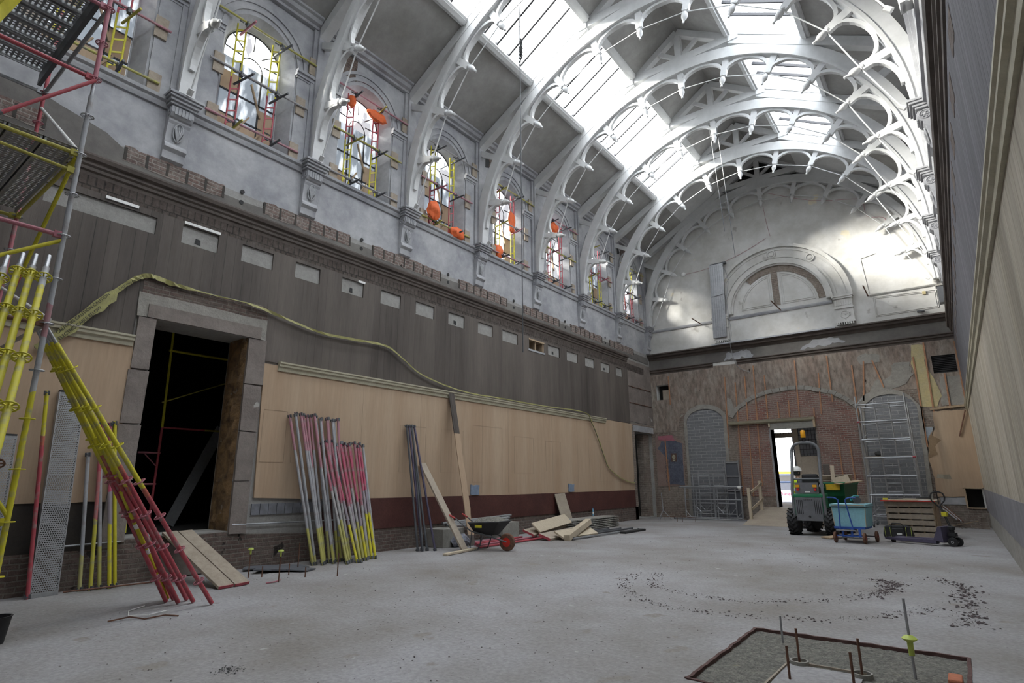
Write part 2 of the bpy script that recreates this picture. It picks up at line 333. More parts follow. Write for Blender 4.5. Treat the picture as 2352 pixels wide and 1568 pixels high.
SQ = [(1.95, 3.53), (3.96, 4.61), (5.07, 5.73), (6.24, 6.84), (7.42, 8.03), (8.55, 9.19), (9.71, 10.38), (10.93, 11.59), (12.18, 12.87), (13.34, 14.13), (14.75, 15.62), (15.87, 16.60), (17.08, 17.85), (18.38, 19.08), (19.60, 20.33), (20.89, 21.45)]
sqh = [rect(a, b, 5.74, 6.09 if b-a < 1 else 6.05) for a, b in SQ]
pane('boarding', 'boards_brown', [(YB, 3.85), (3.44, 3.85), (3.44, 4.62), (5.74, 4.62), (5.74, 3.85), (21.95, 3.85), (21.95, 6.16), (YB, 6.16)], 0, .035, sqh)
# small dark sockets in the bare squares
for i, (a, b) in enumerate(SQ):
    if i in (1, 4, 7, 11, 14):
        y = a+.38*(b-a)
        MB().prism(ragged(rect(y, y+.09, 5.80, 5.90), .012, .05, i), FX(.001), FX(.006)).build('socket_hole', 'black', wall_left)
pane('hessian_panel', 'hessian', ragged([(2.3, 1.24), (3.50, 1.24), (3.47, 3.80), (2.3, 3.80)], .012, .3, 3), 0, .04)
pane('hessian_panel', 'hessian', [(5.82, 1.24), (5.76, 3.80), (22.05, 3.84), (22.05, 1.13), (14, 1.14), (7.6, 1.17)], 0, .04)
pane('hessian_panel', 'hessian', [(YB, 1.24), (2.3, 1.24), (2.3, 3.80), (YB, 3.80)], 0, .04)
# pencilled outlines on the panel
pl = MB()
for a, b, z0, z1 in [(9.35, 10.2, 1.75, 2.85), (10.75, 11.6, 1.75, 2.85), (12.0, 13.3, 1.5, 3.05), (13.9, 14.9, 1.75, 2.85), (15.6, 16.5, 1.85, 2.8), (5.85, 6.35, 1.9, 2.9), (6.5, 7.2, 1.9, 2.6), (18.4, 20.1, 1.5, 3.0)]:
    for q0, q1 in [((a, z0), (b, z0)), ((b, z0), (b, z1)), ((b, z1), (a, z1)), ((a, z1), (a, z0))]:
        pl.beam((.0415, q0[0], q0[1]), (.0415, q1[0], q1[1]), .006, .002)
for y in (8.2, 10.0, 11.15, 12.4, 13.6, 16.0, 17.6, 19.2, 20.8): pl.beam((.0415, y, 1.2), (.0415, y, 3.7), .004, .002)
pl.build('pencil_outline', plain('pencil_line', (.33, .25, .17)), wall_left)
pane('dado_band', 'granite', [(7.35, .50), (22.05, .50), (22.05, 1.16), (14, 1.14), (7.35, 1.17)], 0, .05)
pane('dado_band', 'black_dado', [(YB, .50), (3.45, .50), (3.45, 1.27), (YB, 1.27)], 0, .015)
tl = MB()
for k in range(9): tl.box((0, 5.80+k*.17, .93), (.03, 5.80+k*.17+.16, 1.13))
tl.build('tile_strip', mat('grey_wall_tiles', (.22, .23, .26), .5, var=(.14, .14, .16), vs=5, bump=.05), wall_left)
pane('brick_base', 'brick_y', ragged([(5.42, 0), (22.3, 0), (22.3, .50), (7.35, .50), (5.42, .62)], .01, .4, 5), 0, .03)
pane('brick_base', 'brick_y', ragged([(YB, 0), (5.42, 0), (5.42, .66), (3.8, .66), (3.6, .55), (YB, .52)], .01, .4, 6), 0, .03)
pane('plaster_patch', 'stone', ragged([(4.35, .03), (5.0, .03), (5.05, .52), (4.3, .55)], .02, .2, 8), .03, .06)
MB().tube((.05, 5.45, .78), (.05, 8.4, .74), .014).build('conduit', 'galv', wall_left)
MB().tube((.05, 2.6, .62), (.05, 3.72, .64), .014).build('conduit', 'galv', wall_left)
pane('plaster_band', 'plaster_grey', ragged([(YB, 6.70), (L-.2, 6.70), (L-.2, 6.98), (19.8, 7.02), (17.4, 7.06), (14.5, 7.04), (11.3, 7.03), (8.2, 7.02), (5.6, 7.0), (4.7, 6.98), (3.0, 7.0), (2.6, 7.25), (1.6, 7.5), (YB, 7.6)], .012, .3, 11), 0, .018)
# brick patches where a beam fixing was torn out
for i, (a, b) in enumerate([(-.4, 1.8), (2.88, 4.60), (5.41, 7.58), (8.23, 10.62), (11.34, 13.6), (14.48, 16.66), (17.44, 19.84), (20.47, 22.7)]):
    pane('brick_patch', 'brick_patch', ragged(rect(a, b, 6.88, 7.17), .022, .11, 20+i), 0, .022)
    k = MB(); n = max(3, int((b-a)/.32))
    for j in range(n+1):
        y = a + .02 + j*(b-a-.04)/n; k.box((.0, y-.022, 6.90), (.028, y+.022, 7.14))
    k.build('fixing_slot', 'black_dado', wall_left)
pane('brick_course', 'brick_dark', ragged(rect(YB, 23.6, 6.14, 6.42), .012, .3, 40), 0, .03)
pane('broken_plaster', 'stone', ragged([(21.9, 3.95), (24.35, 3.9), (24.35, 6.6), (21.95, 6.6)], .02, .3, 41), 0, .02)
k = MB()
for z in (4.75, 5.45): k.path([(.035, 22.0+j*.2, z+random.uniform(-.015, .015)) for j in range(12)], .018, 6)
k.build('render_joint', 'rust', wall_left)
pane('rough_jamb', 'brick_rough', ragged([(22.02, 0), (22.32, 0), (22.32, 3.52), (24.12, 3.52), (24.12, 0), (24.36, 0), (24.36, 3.9), (22.0, 3.9)], .012, .25, 42), 0, .03)
pane('door_lintel', 'plaster_white', rect(22.2, 24.2, 3.55, 3.80), .01, .06)
pane('rough_pier', 'brick_rough', ragged([(23.55, .02), (24.12, .02), (24.12, 3.5), (23.5, 3.5)], .02, .2, 43), -.45, -.15)
MB().box((-.40, 22.35, .04), (-.36, 23.1, 3.5)).build('corridor_board', 'boards_brown', wall_left)
# fixing holes in the plaster between windows
k = MB()
for y in (4.95, 7.9, 10.9, 13.95, 17.05, 20.1):
    for dz in (.10, -.13): k.lathe([(.045, 0), (.045, .008)], (.019, y, 7.08+dz), (1, 0, 0), 10)
k.build('fixing_hole', 'black', wall_left)
for y, s in ((8.45, 51), (12.7, 52), (21.9, 53)):
    pane('exposed_brick', 'brick_y', ragged(rect(y-1.6 if s == 51 else y, (y-1.6 if s == 51 else y)+.55, 11.3, 12.0), .04, .12, s), 0, .02)
k = MB()
for y in (6.52, 12.3, 21.4): k.prism(ragged(rect(y+.12, y+.42, 11.35, 11.85), .05, .1, int(y)), FX(.001), FX(.012))
k.build('broken_hole', 'black', wall_left)
# eaves cornice
ev = MB()
for i in range(len(TR)-1):
    a, b = TR[i]+.14, TR[i+1]-.14
    ev.sweep([(0, 0), (.10, 0), (.12, .05), (.20, .08), (.24, .16), (.30, .18), (.30, .24), (0, .24)], (0, a, 11.93), (0, b, 11.93), (1, 0, 0))
struct(ev.build('trim_eaves', 'plaster_white'))
# long mouldings
n_t = [0]
def trim(mb, mt, par=None):
    n_t[0] += 1; return struct(mb.build('trim_%d' % n_t[0], mt))
CP = [(0, -.30), (.03, -.30), (.04, -.24), (.07, -.22), (.07, -.17), (.10, -.14), (.10, -.08), (.15, -.06), (.17, 0), (.17, .03), (.0, .05)]
trim(MB().sweep(CP, (0, YB, 6.70), (0, 21.9, 6.70), (1, 0, 0)), 'cornice')
SP = [(0, -.16), (.04, -.16), (.06, -.10), (.06, -.06), (.11, -.03), (.12, .03), (0, .05)]
trim(MB().sweep(SP, (0, YB, 8.34), (0, L-.05, 8.34), (1, 0, 0)), 'plaster_white')
RP = [(0, -.14), (.03, -.14), (.04, -.07), (.07, -.05), (.07, -.01), (.09, .01), (.09, .04), (0, .05)]
trim(MB().sweep(RP, (.035, 6.05, 3.83), (.035, 19.75, 3.83), (1, 0, 0)), 'cream')
trim(MB().sweep(RP, (.035, YB, 3.85), (.035, 3.45, 3.85), (1, 0, 0)), 'cream')
# white strip boards over the bare squares
for a, b, z in ((2.73, 3.22, 6.12), (3.97, 4.62, 6.13), (7.86, 8.05, 6.10)):
    MB().box((.036, a, z-.02), (.06, b, z+.03)).build('white_batten', 'white', wall_left)
# opening with timber frame in the boarding
k = MB(); k.box((-.3, 14.73, 6.05), (.045, 15.64, 6.10)); k.box((-.3, 15.16, 5.74), (-.02, 15.22, 6.08)); k.box((-.3, 15.56, 5.74), (.02, 15.64, 6.08))
k.build('opening_frame', 'wood', wall_left)
MB().box((-.7, 14.7, 5.68), (.05, 15.66, 5.74)).build('opening_sill', 'plaster_white', wall_left)
# ------------------------------------------------------------------ doorway 1 (big) and room behind
d1 = empty('door_1', (0, 4.57, .68)); struct(d1)
def kid(mb, nm, mt, par, **kw):
    o = mb.build(nm, mt, par, **kw); o.matrix_parent_inverse = Matrix.Translation(par.location).inverted(); return o
k = MB()
for z0, z1 in ((.62, 1.55), (1.56, 2.45), (2.46, 3.35), (3.36, 4.25)):
    j = random.uniform(-.03, .03)
    k.prism(ragged(rect(3.45+j, 3.75, z0, z1-.015), .008, .3, int(z0*9)), FX(0), FX(.06))
    k.prism(ragged(rect(5.40, 5.74+j, z0, z1-.015), .008, .3, int(z0*9)+1), FX(0), FX(.06))
kid(k, 'stone_jamb', 'stone', d1)
k = MB().prism(ragged(rect(3.44, 5.74, 4.25, 4.66), .012, .25, 77), FX(0), FX(.05)); kid(k, 'rough_lintel', 'rubble', d1)
kid(MB().prism(rect(3.60, 5.62, 4.25, 4.48), FX(.05), FX(.075)), 'stone_lintel', 'stone', d1)
kid(MB().prism(ragged(rect(3.46, 5.72, 4.66, 4.93), .03, .15, 78), FX(0), FX(.04)), 'brick_course', 'brick_y', d1)
k = MB(); rnd = random.Random(4)
for side, y in ((0, 5.40), (1, 3.75)):
    pts = []
    for i in range(26):
        for j in range(6):
            pts.append((-.70+j*.14, y + (-1 if side == 0 else 1)*rnd.uniform(.0, .05)*(0 if j in (0, 5) else 1), .68+i*(3.57/25)))
    o_ = len(k.v); k.add(pts, [(i*6+j, i*6+j+1, (i+1)*6+j+1, (i+1)*6+j) for i in range(25) for j in range(5)])
kid(k, 'rough_reveal', 'brown_core', d1)
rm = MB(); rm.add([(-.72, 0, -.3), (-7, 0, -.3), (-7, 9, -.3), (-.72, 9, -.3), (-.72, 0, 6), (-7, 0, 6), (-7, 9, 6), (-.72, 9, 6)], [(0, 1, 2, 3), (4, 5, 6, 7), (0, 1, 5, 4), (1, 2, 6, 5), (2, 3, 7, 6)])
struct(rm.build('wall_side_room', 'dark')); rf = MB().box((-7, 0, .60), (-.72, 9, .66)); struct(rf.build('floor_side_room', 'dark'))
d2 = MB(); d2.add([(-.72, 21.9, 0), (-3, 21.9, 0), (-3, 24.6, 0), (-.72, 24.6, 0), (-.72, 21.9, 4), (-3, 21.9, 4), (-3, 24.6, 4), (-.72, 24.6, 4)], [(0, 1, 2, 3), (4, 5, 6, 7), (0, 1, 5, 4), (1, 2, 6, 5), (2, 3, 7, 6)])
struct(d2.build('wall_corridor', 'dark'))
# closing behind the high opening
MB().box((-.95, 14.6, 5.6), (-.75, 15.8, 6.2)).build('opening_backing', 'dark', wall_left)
# ------------------------------------------------------------------ windows
P['glass'] = bpy.data.materials.new('dirty_window_glass'); g = P['glass']; g.use_nodes = True; nt = g.node_tree; lk = nt.links
out = nt.nodes['Material Output']; pb = nt.nodes['Principled BSDF']; nt.nodes.remove(pb)
def glassmat(mtl, t0, t1, scale, st, tl_col, lo=.35, hi=.7):
    nt = mtl.node_tree; lk = nt.links; out = nt.nodes['Material Output']
    tc = nn(nt, 'ShaderNodeTexCoord'); mp = nn(nt, 'ShaderNodeMapping'); mp.inputs['Scale'].default_value = st; lk.new(tc.outputs['Object'], mp.inputs[0])
    nz = nn(nt, 'ShaderNodeTexNoise'); nz.inputs['Scale'].default_value = scale; nz.inputs['Detail'].default_value = 7; lk.new(mp.outputs[0], nz.inputs[0])
    mr = nn(nt, 'ShaderNodeMapRange'); mr.inputs[1].default_value = lo; mr.inputs[2].default_value = hi; mr.inputs[3].default_value = t0; mr.inputs[4].default_value = t1; lk.new(nz.outputs[0], mr.inputs[0])
    tr = nn(nt, 'ShaderNodeBsdfTransparent'); tr.inputs[0].default_value = (.95, .98, 1, 1)
    tl = nn(nt, 'ShaderNodeBsdfTranslucent'); tl.inputs[0].default_value = (*tl_col, 1)
    mx = nn(nt, 'ShaderNodeMixShader'); lk.new(mr.outputs[0], mx.inputs[0]); lk.new(tl.outputs[0], mx.inputs[1]); lk.new(tr.outputs[0], mx.inputs[2])
    gl = nn(nt, 'ShaderNodeBsdfGlossy'); gl.inputs['Roughness'].default_value = .2
    m2 = nn(nt, 'ShaderNodeMixShader'); m2.inputs[0].default_value = .04; lk.new(mx.outputs[0], m2.inputs[1]); lk.new(gl.outputs[0], m2.inputs[2]); lk.new(m2.outputs[0], out.inputs[0])
glassmat(g, .0, .16, 6, (1, 1, .28), (.017, .02, .024), .50, .80)
P['clearglass'] = bpy.data.materials.new('clearer_window_glass'); g = P['clearglass']; g.use_nodes = True; g.node_tree.nodes.remove(g.node_tree.nodes['Principled BSDF'])
glassmat(g, .02, .7, 2.0, (1, 1, .6), (.03, .03, .033), .46, .66)
P['skyglass'] = bpy.data.materials.new('frosted_skylight_glass'); g = P['skyglass']; g.use_nodes = True; g.node_tree.nodes.remove(g.node_tree.nodes['Principled BSDF'])
glassmat(g, .62, .9, .8, (1, 1, 1), (.75, .78, .8))
P['leadbar'] = plain('dark_glazing_bar', (.03, .03, .035), .6)
# reveals + frame per window
for i, c in enumerate(WC):
    w = empty('window_%d' % (i+1), (0, c, 8.35)); struct(w)
    # splayed reveal from opening (hw .80) to glass (hw .63)
    k = MB(); A = archpoly(c, .80, 8.30, 10.53, 20); B = archpoly(c, .64, 8.42, 10.53, 20)
    vs = [(0.0, a, z) for a, z in A] + [(-.36, a, z) for a, z in B]; n = len(A)
    k.add(vs, [(j, (j+1) % n, n+(j+1) % n, n+j) for j in range(n)])
    kid(k, 'splayed_reveal', 'plaster_white', w)
    kid(MB().prism(archpoly(c, .80, 8.30, 10.53, 20), FX(-.36), FX(-.42), [archpoly(c, .62, 8.46, 10.53, 20)]), 'frame', 'plaster_white', w)
    fr = MB(); hw = .62
    for y in (-hw/2.6, hw/2.6): fr.box((-.40, c+y-.017, 8.46), (-.365, c+y+.017, 10.30))
    for z in (8.95, 9.50, 10.05): fr.box((-.40, c-hw, z-.016), (-.365, c+hw, z+.016))
    fr.path([(-.382, c+hw/2.6*cos(pi*j/12), 10.30+hw/2.6*sin(pi*j/12)) for j in range(13)], .012, 6)
    fr.path([(-.382, c+hw*.98*cos(pi*j/16), 10.53+hw*.98*sin(pi*j/16)) for j in range(17)], .014, 6)
    for a in (0, 38, 90, 142, 180):
        a = radians(a); fr.beam((-.382, c+.25*cos(a), 10.5+.05*sin(a)+.2*max(0, sin(a))), (-.382, c+hw*cos(a), 10.53+hw*sin(a)), .02, .02)
    kid(fr, 'glazing_bar', 'leadbar', w)
    gm = MB(); gm.add([(-.385, a, z) for a, z in rect(c-hw, c+hw, 8.46, 10.30)], [(0, 1, 2, 3)])
    kid(gm, 'lower_glass', 'glass' if i < 3 else ('clearglass' if i in (4, 5, 7) else 'glass'), w)
    gm = MB(); pts = archpoly(c, hw, 10.30, 10.53, 20); gm.add([(-.385, a, z) for a, z in pts], [tuple(range(len(pts)))]); kid(gm, 'head_glass', 'clearglass', w)
    # boarded panes
    rnd = random.Random(i+3); bd = MB()
    cells = [(-hw, -.24), (-.24, .24), (.24, hw)]; rows = [(8.46, 8.95), (8.95, 9.5), (9.5, 10.05)]
    pick = [(0, 0), (1, 0), (2, 0), (0, 2), (2, 1)] if i in (0, 1, 3) else ([(1, 0), (0, 1), (2, 0)] if i % 2 else [(2, 0), (2, 1), (0, 0)])
    for ci, ri in pick:
        a, b = cells[ci]; z0, z1 = rows[ri]; bd.box((-.38, c+a+.012, z0+.012), (-.37, c+b-.012, z1-rnd.choice((.012, .1))))
    kid(bd, 'board_infill', 'hessian', w)
    kid(MB().beam((-.35, c-.3, 8.5), (-.35, c+.05, 9.1), .05, .03).beam((-.35, c+.28, 9.2), (-.35, c+.02, 9.9), .05, .03).beam((-.35, c+.1, 8.48), (-.35, c+.38, 8.95), .05, .03), 'cross_lath', 'wood', w)
    # archivolt, impost capitals, flanking pilasters
    ar = MB(); N = 24
    for r0, r1, h in ((.82, .90, .03), (.90, .98, .015), (.98, 1.06, .045)):
        ang = [pi*j/N for j in range(N+1)]
        poly = [(c+r1*cos(a), 10.62+r1*sin(a)) for a in ang] + [(c+r0*cos(a), 10.62+r0*sin(a)) for a in reversed(ang)]
        for j in range(N):
            q = [poly[j], poly[j+1], poly[2*N-j], poly[2*N+1-j]]
            ar.prism(q, FX(0), FX(h))
    kid(ar, 'arch_moulding', 'plaster_white', w)
    cp = MB()
    for s in (-1, 1):
        a = c+s*.82; b = c+s*1.30; a, b = min(a, b), max(a, b)
        for z0, z1, h in ((10.42, 10.47, .05), (10.47, 10.55, .08), (10.55, 10.62, .12)): cp.box((0, a-.02*(h > .06), z0), (h, b, z1))
    kid(cp, 'impost_capital', 'plaster_white', w)
    pp_ = MB()
    for s in (-1, 1):
        a = c+s*.84; b = c+s*1.22; a, b = min(a, b), max(a, b)
        pp_.prism(rect(a, b, 8.40, 10.42), FX(0), FX(.035))
    kid(pp_, 'pilaster', 'plaster_white', w)
# ------------------------------------------------------------------ wall posts on the left and right wall, corbels
def corbel(x, y, sgn, label):
    t = empty('corbel', (x, y, 8.43)); t.rotation_euler = (0, 0, 0 if sgn > 0 else pi)
    tag(t, label, 'corbel', 'carved plaster corbels under the roof trusses')
    k = MB()
    for w_, d_, z0, z1 in ((.60, .36, -.05, 0), (.56, .33, -.10, -.05), (.50, .29, -.16, -.10), (.46, .25, -.21, -.16)): k.box((0, -w_/2, z0), (d_, w_/2, z1))
    k.build('cap', 'plaster_white', t, bevel=.008)
    prof = [(0, -.21), (.20, -.21), (.235, -.27), (.24, -.36), (.20, -.44), (.165, -.46), (.165, -.50), (.14, -.55), (.11, -.80), (.10, -.92), (.13, -.97), (.14, -1.02), (.11, -1.05), (.08, -1.08), (.07, -1.22), (.0, -1.27)]
    b = MB(); b.prism(prof, lambda q: (q[0], -.19, q[1]), lambda q: (q[0], .19, q[1]))
    b.build('bracket', 'plaster_white', t, bevel=.006)
    c = MB()
    for j in range(5): c.box((.235, -.14+j*.06, -.40), (.252, -.10+j*.06, -.25))
    c.path([(.150+.02*sin(2*pi*j/20), .085*cos(2*pi*j/20), -.70+.17*sin(2*pi*j/20)) for j in range(20)], .012, 5, True)
    for j in range(7): a = pi*(j/6); c.path([(.14, 0, -.86), (.165, .045*cos(a), -.74), (.175, .065*cos(a), -.66+.03*sin(a)), (.165, .07*cos(a), -.63+.08*sin(a))], [.008, .014, .016, .008], 5)
    c.build('carved_leaf', 'plaster_white', t)
    for sy in (-1, 1):
        r = MB()
        r.ring((.12, sy*.192, -.33), (0, 1, 0), .085, .013, 16, 5); r.lathe([(.02, 0), (.03, .01), (.0, .02)], (.12, sy*.19, -.33), (0, sy, 0), 10)
        for j in range(6): a = pi*j/3; r.lathe([(.018, 0), (.012, .014)], (.12+.05*cos(a), sy*.19, -.33+.05*sin(a)), (0, sy, 0), 8)
        r.build('rosette', 'plaster_white', t)
    return t
ORD = ['first', 'second', 'third', 'fourth', 'fifth', 'sixth', 'seventh', 'eighth', 'ninth']
post = MB()
for i, y in enumerate(TR):
    if i > 0 and i < 8: corbel(0, y, 1, 'white carved plaster corbel on the left wall, %s from the scaffold tower' % ORD[i-1])
    if i >= 4 and i < 8: corbel(W, y, -1, 'white plaster corbel with rosettes on the right wall, %s from the end wall' % ORD[7-i])
    for s in (0, 1):
        xa = (0, .07) if not s else (W-.07, W); xb = (0, .13) if not s else (W-.13, W)
        post.box((xa[0], y-.22, 8.43), (xa[1], y+.22, 11.95)); post.box((xb[0], y-.13, 8.43), (xb[1], y+.13, 11.95))
struct(post.build('trim_pilasters', 'plaster_white'))
corbel(0, 24.2, 1, 'white plaster corbel with carved leaf in the corner of left wall and end wall')
# ------------------------------------------------------------------ right wall
rw = MB(); rw.prism([(YB, -.3), (L, -.3), (L, zt), (YB, zt)], FX(W), FX(W+.5))
wall_right = struct(rw.build('wall_right', 'plaster_white'))
def rpane(nm, mt, poly, d0, d1, holes=()): return MB().prism(poly, FX(W-d0), FX(W-d1), holes).build(nm, mt, wall_right)
rpane('brick_base', 'rubble', ragged([(YB, 0), (L, 0), (L, .50), (YB, .50)], .012, .3, 60), 0, .02)
rpane('dado_band', 'grey_dado', rect(YB, L, .52, 1.20), 0, .04)
rpane('boarding', 'boards_cream', rect(YB, L, 1.19, 3.85), 0, .03)
rpane('boarding', 'boards_grey', rect(YB, L, 3.9, 6.18), 0, .03)
k = MB(); rnd = random.Random(9)
for y in [1.5+j*1.19 for j in range(19)]:
    k.prism(ragged(rect(y, y+.55, 5.72, 6.02), .03, .12, int(y*10)), FX(W-.031), FX(W-.034))
k.build('torn_opening', 'brick_y', wall_right)
rpane('plaster_band', 'plaster_grey', rect(YB, L, 6.7, 7.02), 0, .02)
trim(MB().sweep(RP, (W-.03, YB, 3.87), (W-.03, L, 3.87), (-1, 0, 0)), 'cream')
trim(MB().sweep(CP, (W, YB, 6.70), (W, L, 6.70), (-1, 0, 0)), 'cornice')
trim(MB().sweep(SP, (W, YB, 8.34), (W, L, 8.34), (-1, 0, 0)), 'plaster_white')
# ------------------------------------------------------------------ wall behind the camera
fwall = MB().box((-.5, YB-.3, -.3), (W+.5, YB, 16)); struct(fwall.build('wall_front', 'plaster_white'))
# ------------------------------------------------------------------ end wall
ew = MB()
gable = [(-.3, -.3), (W+.3, -.3), (W+.3, 12.2), (RIDGE[0], 15.6), (-.3, 12.2)]
ew.prism(gable, FY(L), FY(L+.55), [rect(4.93, 6.52, .50, 3.50), rect(.25, .85, 5.05, 5.73), rect(10.45, 11.12, 5.08, 5.70), rect(10.70, 11.13, .60, 1.21)])
P['end_high'] = mat('end_wall_white_plaster', (.66, .655, .64), .85, var=(.52, .51, .48), vs=1.1, bump=.07, fine=.06, bs=5, spots=[((.70, .64, .50), .66, 1.2), ((.40, .38, .36), .67, 1.6)])
wall_back = struct(ew.build('wall_back', 'end_high'))
def ep(nm, mt, poly, d0=0.0, d1=.02, holes=(), par=None): return MB().prism(poly, FY(L-d0), FY(L-d1), holes).build(nm, mt, par or wall_back)
dr = rect(4.93, 6.52, .50, 3.50)
E_H = [rect(.25, .85, 5.05, 5.73), rect(10.45, 11.12, 5.08, 5.70)]
LA = [(1.52, .0), (3.05, .0), (3.12, 3.95)] + [(2.34+.78*cos(a), 3.95+.55*sin(a)) for a in [pi*j/12 for j in range(1, 12)]] + [(1.56, 3.95)]
RA = [(7.98, .0), (9.66, .0), (9.80, 3.90)] + [(9.0+.8*cos(a), 3.9+.6*sin(a)) for a in [pi*j/12 for j in range(1, 12)]] + [(8.2, 3.9)]
ep('stripped_plaster', 'end_low', ragged([(0, 3.62), (1.15, 3.62), (1.3, 4.4), (3.5, 4.35), (3.6, 3.9), (8.0, 3.9), (8.2, 4.6), (9.9, 4.6), (10.0, 3.85), (W, 3.85), (W, 6.3), (0, 6.3)], .02, .25, 70), 0, .03, [list(h) for h in E_H])
ep('exposed_masonry', 'brick_rough', [(0, 0), (4.93, 0), (4.93, 3.5), (6.52, 3.5), (6.52, 0), (W, 0), (W, .6), (10.70, .6), (10.70, 1.21), (W, 1.21), (W, 5.0), (0, 5.0)], 0, .02)
RB = [(3.55, .9), (4.88, .9), (4.88, 3.55), (6.6, 3.55), (6.6, 1.0), (7.85, 1.0), (7.95, 3.9), (7.6, 4.35), (6.9, 4.75), (6.2, 4.93), (5.6, 4.93), (4.9, 4.72), (4.2, 4.5), (3.66, 4.15)]
ep('red_brickwork', 'brick_x', ragged(RB, .015, .2, 71), .02, .035)
# relieving arch of broken stone over the brickwork
k = MB(); rnd = random.Random(5); N = 20
for j in range(N):
    t0, t1 = j/N, (j+.93)/N
    def arcpt(t, r): a = pi*(1-t)*.78+pi*.11; return (5.75+ (2.35+r)*cos(a), 3.55+(1.42+r)*sin(a))
    r0 = rnd.uniform(-.02, .02); k.prism([arcpt(t0, r0), arcpt(t1, r0), arcpt(t1, .16+r0), arcpt(t0, .16+r0)], FY(L-.03), FY(L-.06-rnd.uniform(0, .02)))
k.build('relieving_arch', 'rubble', wall_back)
for nm, A in (('blocked_arch', LA), ('blocked_arch', RA)):
    ep(nm, 'block', A, .02, .04)
    k = MB(); top = [q for q in A[2:]]
    pts = [(x, z) for x, z in A]
    k2 = ragged([(A[0][0]-.12, .02), (A[0][0], .02)] + [A[-1]] + list(reversed(A[3:-1])) + [A[2], A[1], (A[1][0]+.12, .02), (A[2][0]+.14, 3.95)] + [((A[0][0]+A[1][0])/2+.06+.95*cos(a), 3.95+.75*sin(a)) for a in [pi*j/10 for j in range(1, 10)]] + [(A[-1][0]-.12, 3.95)], .01, .3, 72)
    k.prism(k2, FY(L-.03), FY(L-.07)); k.build('arch_edge', 'rubble', wall_back)
ep('broken_plaster', 'rubble', ragged([(8.5, 4.6), (9.5, 4.75), (9.85, 5.1), (9.8, 5.6), (9.3, 5.55), (9.2, 5.1), (8.7, 5.0)], .05, .12, 73), .03, .045)
ep('broken_plaster', 'rubble', ragged([(8.3, 5.65), (8.9, 5.7), (9.0, 5.95), (8.5, 6.05), (8.2, 5.9)], .04, .12, 74), .03, .045)
ep('broken_plaster', 'rubble', ragged([(3.3, 4.1), (3.6, 4.2), (3.55, 4.8), (3.35, 4.9)], .03, .12, 75), .03, .045)
ep('yellow_plaster_patch', 'yellow_plaster', ragged([(9.93, 3.95), (10.38, 3.95), (10.55, 4.3), (10.42, 4.9), (10.25, 5.4), (10.3, 6.15), (9.95, 6.15), (9.85, 5.5), (9.95, 4.9)], .02, .15, 76), .03, .042)
ep('render_patch', 'rubble', ragged([(10.5, 3.95), (11.2, 3.95), (11.2, 4.95), (10.6, 4.95)], .02, .15, 77), .03, .04)
ep('hessian_panel', 'hessian', ragged([(9.88, .95), (10.7, .95), (10.7, 1.23), (W-.01, 1.23), (W-.01, 3.78), (10.22, 3.78), (10.18, 3.2), (9.98, 2.6), (9.85, 2.2), (9.93, 1.7), (9.95, 1.3)], .02, .15, 78), .03, .06)
ep('torn_paper', mat('brown_torn_paper', (.30, .21, .13), .9), ragged([(9.9, 2.2), (10.15, 2.35), (10.1, 2.6), (10.3, 2.8), (10.1, 2.95), (10.15, 3.2), (9.98, 2.9), (9.92, 2.5)], .02, .1, 79), .058, .066)
ep('torn_paper', P['boards_cream'], ragged([(10.0, 1.55), (10.4, 1.5), (10.35, 1.66), (10.05, 1.68)], .015, .1, 80), .058, .066)
ep('blue_patch', mat('pale_blue_render', (.33, .37, .42), .9), [(9.78, 3.0), (10.05, 2.7), (10.15, 3.25), (9.8, 3.28)], .022, .045)
ep('white_strip', 'plaster_white', rect(10.0, 10.68, .70, .92), .02, .05)
k = MB(); k.beam((10.16, L-.06, 3.86), (11.15, L-.06, 3.92), .06, .07); k.build('timber_rail', 'wood', wall_back)
# vents
k = MB()
for j in range(10): k.box((10.45, L+.02, 5.10+j*.06), (11.12, L+.06, 5.13+j*.06))
k.box((10.4, L+.1, 5.0), (11.2, L+.12, 5.8)); k.build('louvre_vent', 'black', wall_back)
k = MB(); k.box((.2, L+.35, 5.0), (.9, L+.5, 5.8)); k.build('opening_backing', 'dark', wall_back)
MB().box((.5, L+.1, 5.05), (.85, L+.3, 5.5)).build('opening_block', 'ply', wall_back)
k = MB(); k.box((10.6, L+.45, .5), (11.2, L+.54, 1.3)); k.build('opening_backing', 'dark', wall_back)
k = MB(); k.beam((10.68, L-.04, .6), (10.68, L-.04, 1.24), .05, .05); k.beam((10.66, L-.04, 1.23), (11.15, L-.04, 1.22), .05, .04); k.beam((10.7, L-.04, .6), (11.15, L-.04, .59), .05, .04)
k.build('opening_frame', 'wood', wall_back)
# grey-blue patterned wall panel with a small portrait and red band over it
ep('wall_panel_patch', mat('mauve_render', (.27, .19, .165), .9, var=(.31, .23, .20), bump=.1), ragged([(.05, 1.28), (1.28, 1.30), (1.32, 3.08), (.95, 3.42), (.05, 3.42)], .015, .2, 81), .02, .035)
ep('patterned_panel', mat('blue_grey_patterned_paint', (.15, .165, .215), .8, var=(.09, .10, .14), vs=5, bump=.05), ragged([(.62, 1.36), (1.25, 1.34), (1.27, 3.08), (.9, 3.25), (.35, 3.2), (.15, 2.9), (.6, 2.4)], .02, .15, 82), .035, .045)
ep('red_band', 'pink', ragged([(.2, 3.28), (.85, 3.22), (.98, 3.2), (.85, 3.46), (.2, 3.44)], .015, .15, 83), .045, .055)
k = MB()
for a in range(4):
    for b in range(8):
        if not (a == 1 and b == 5): k.ring((.52+a*.2, L-.046, 1.5+b*.2), (0, 1, 0), .07, .006, 12, 4)
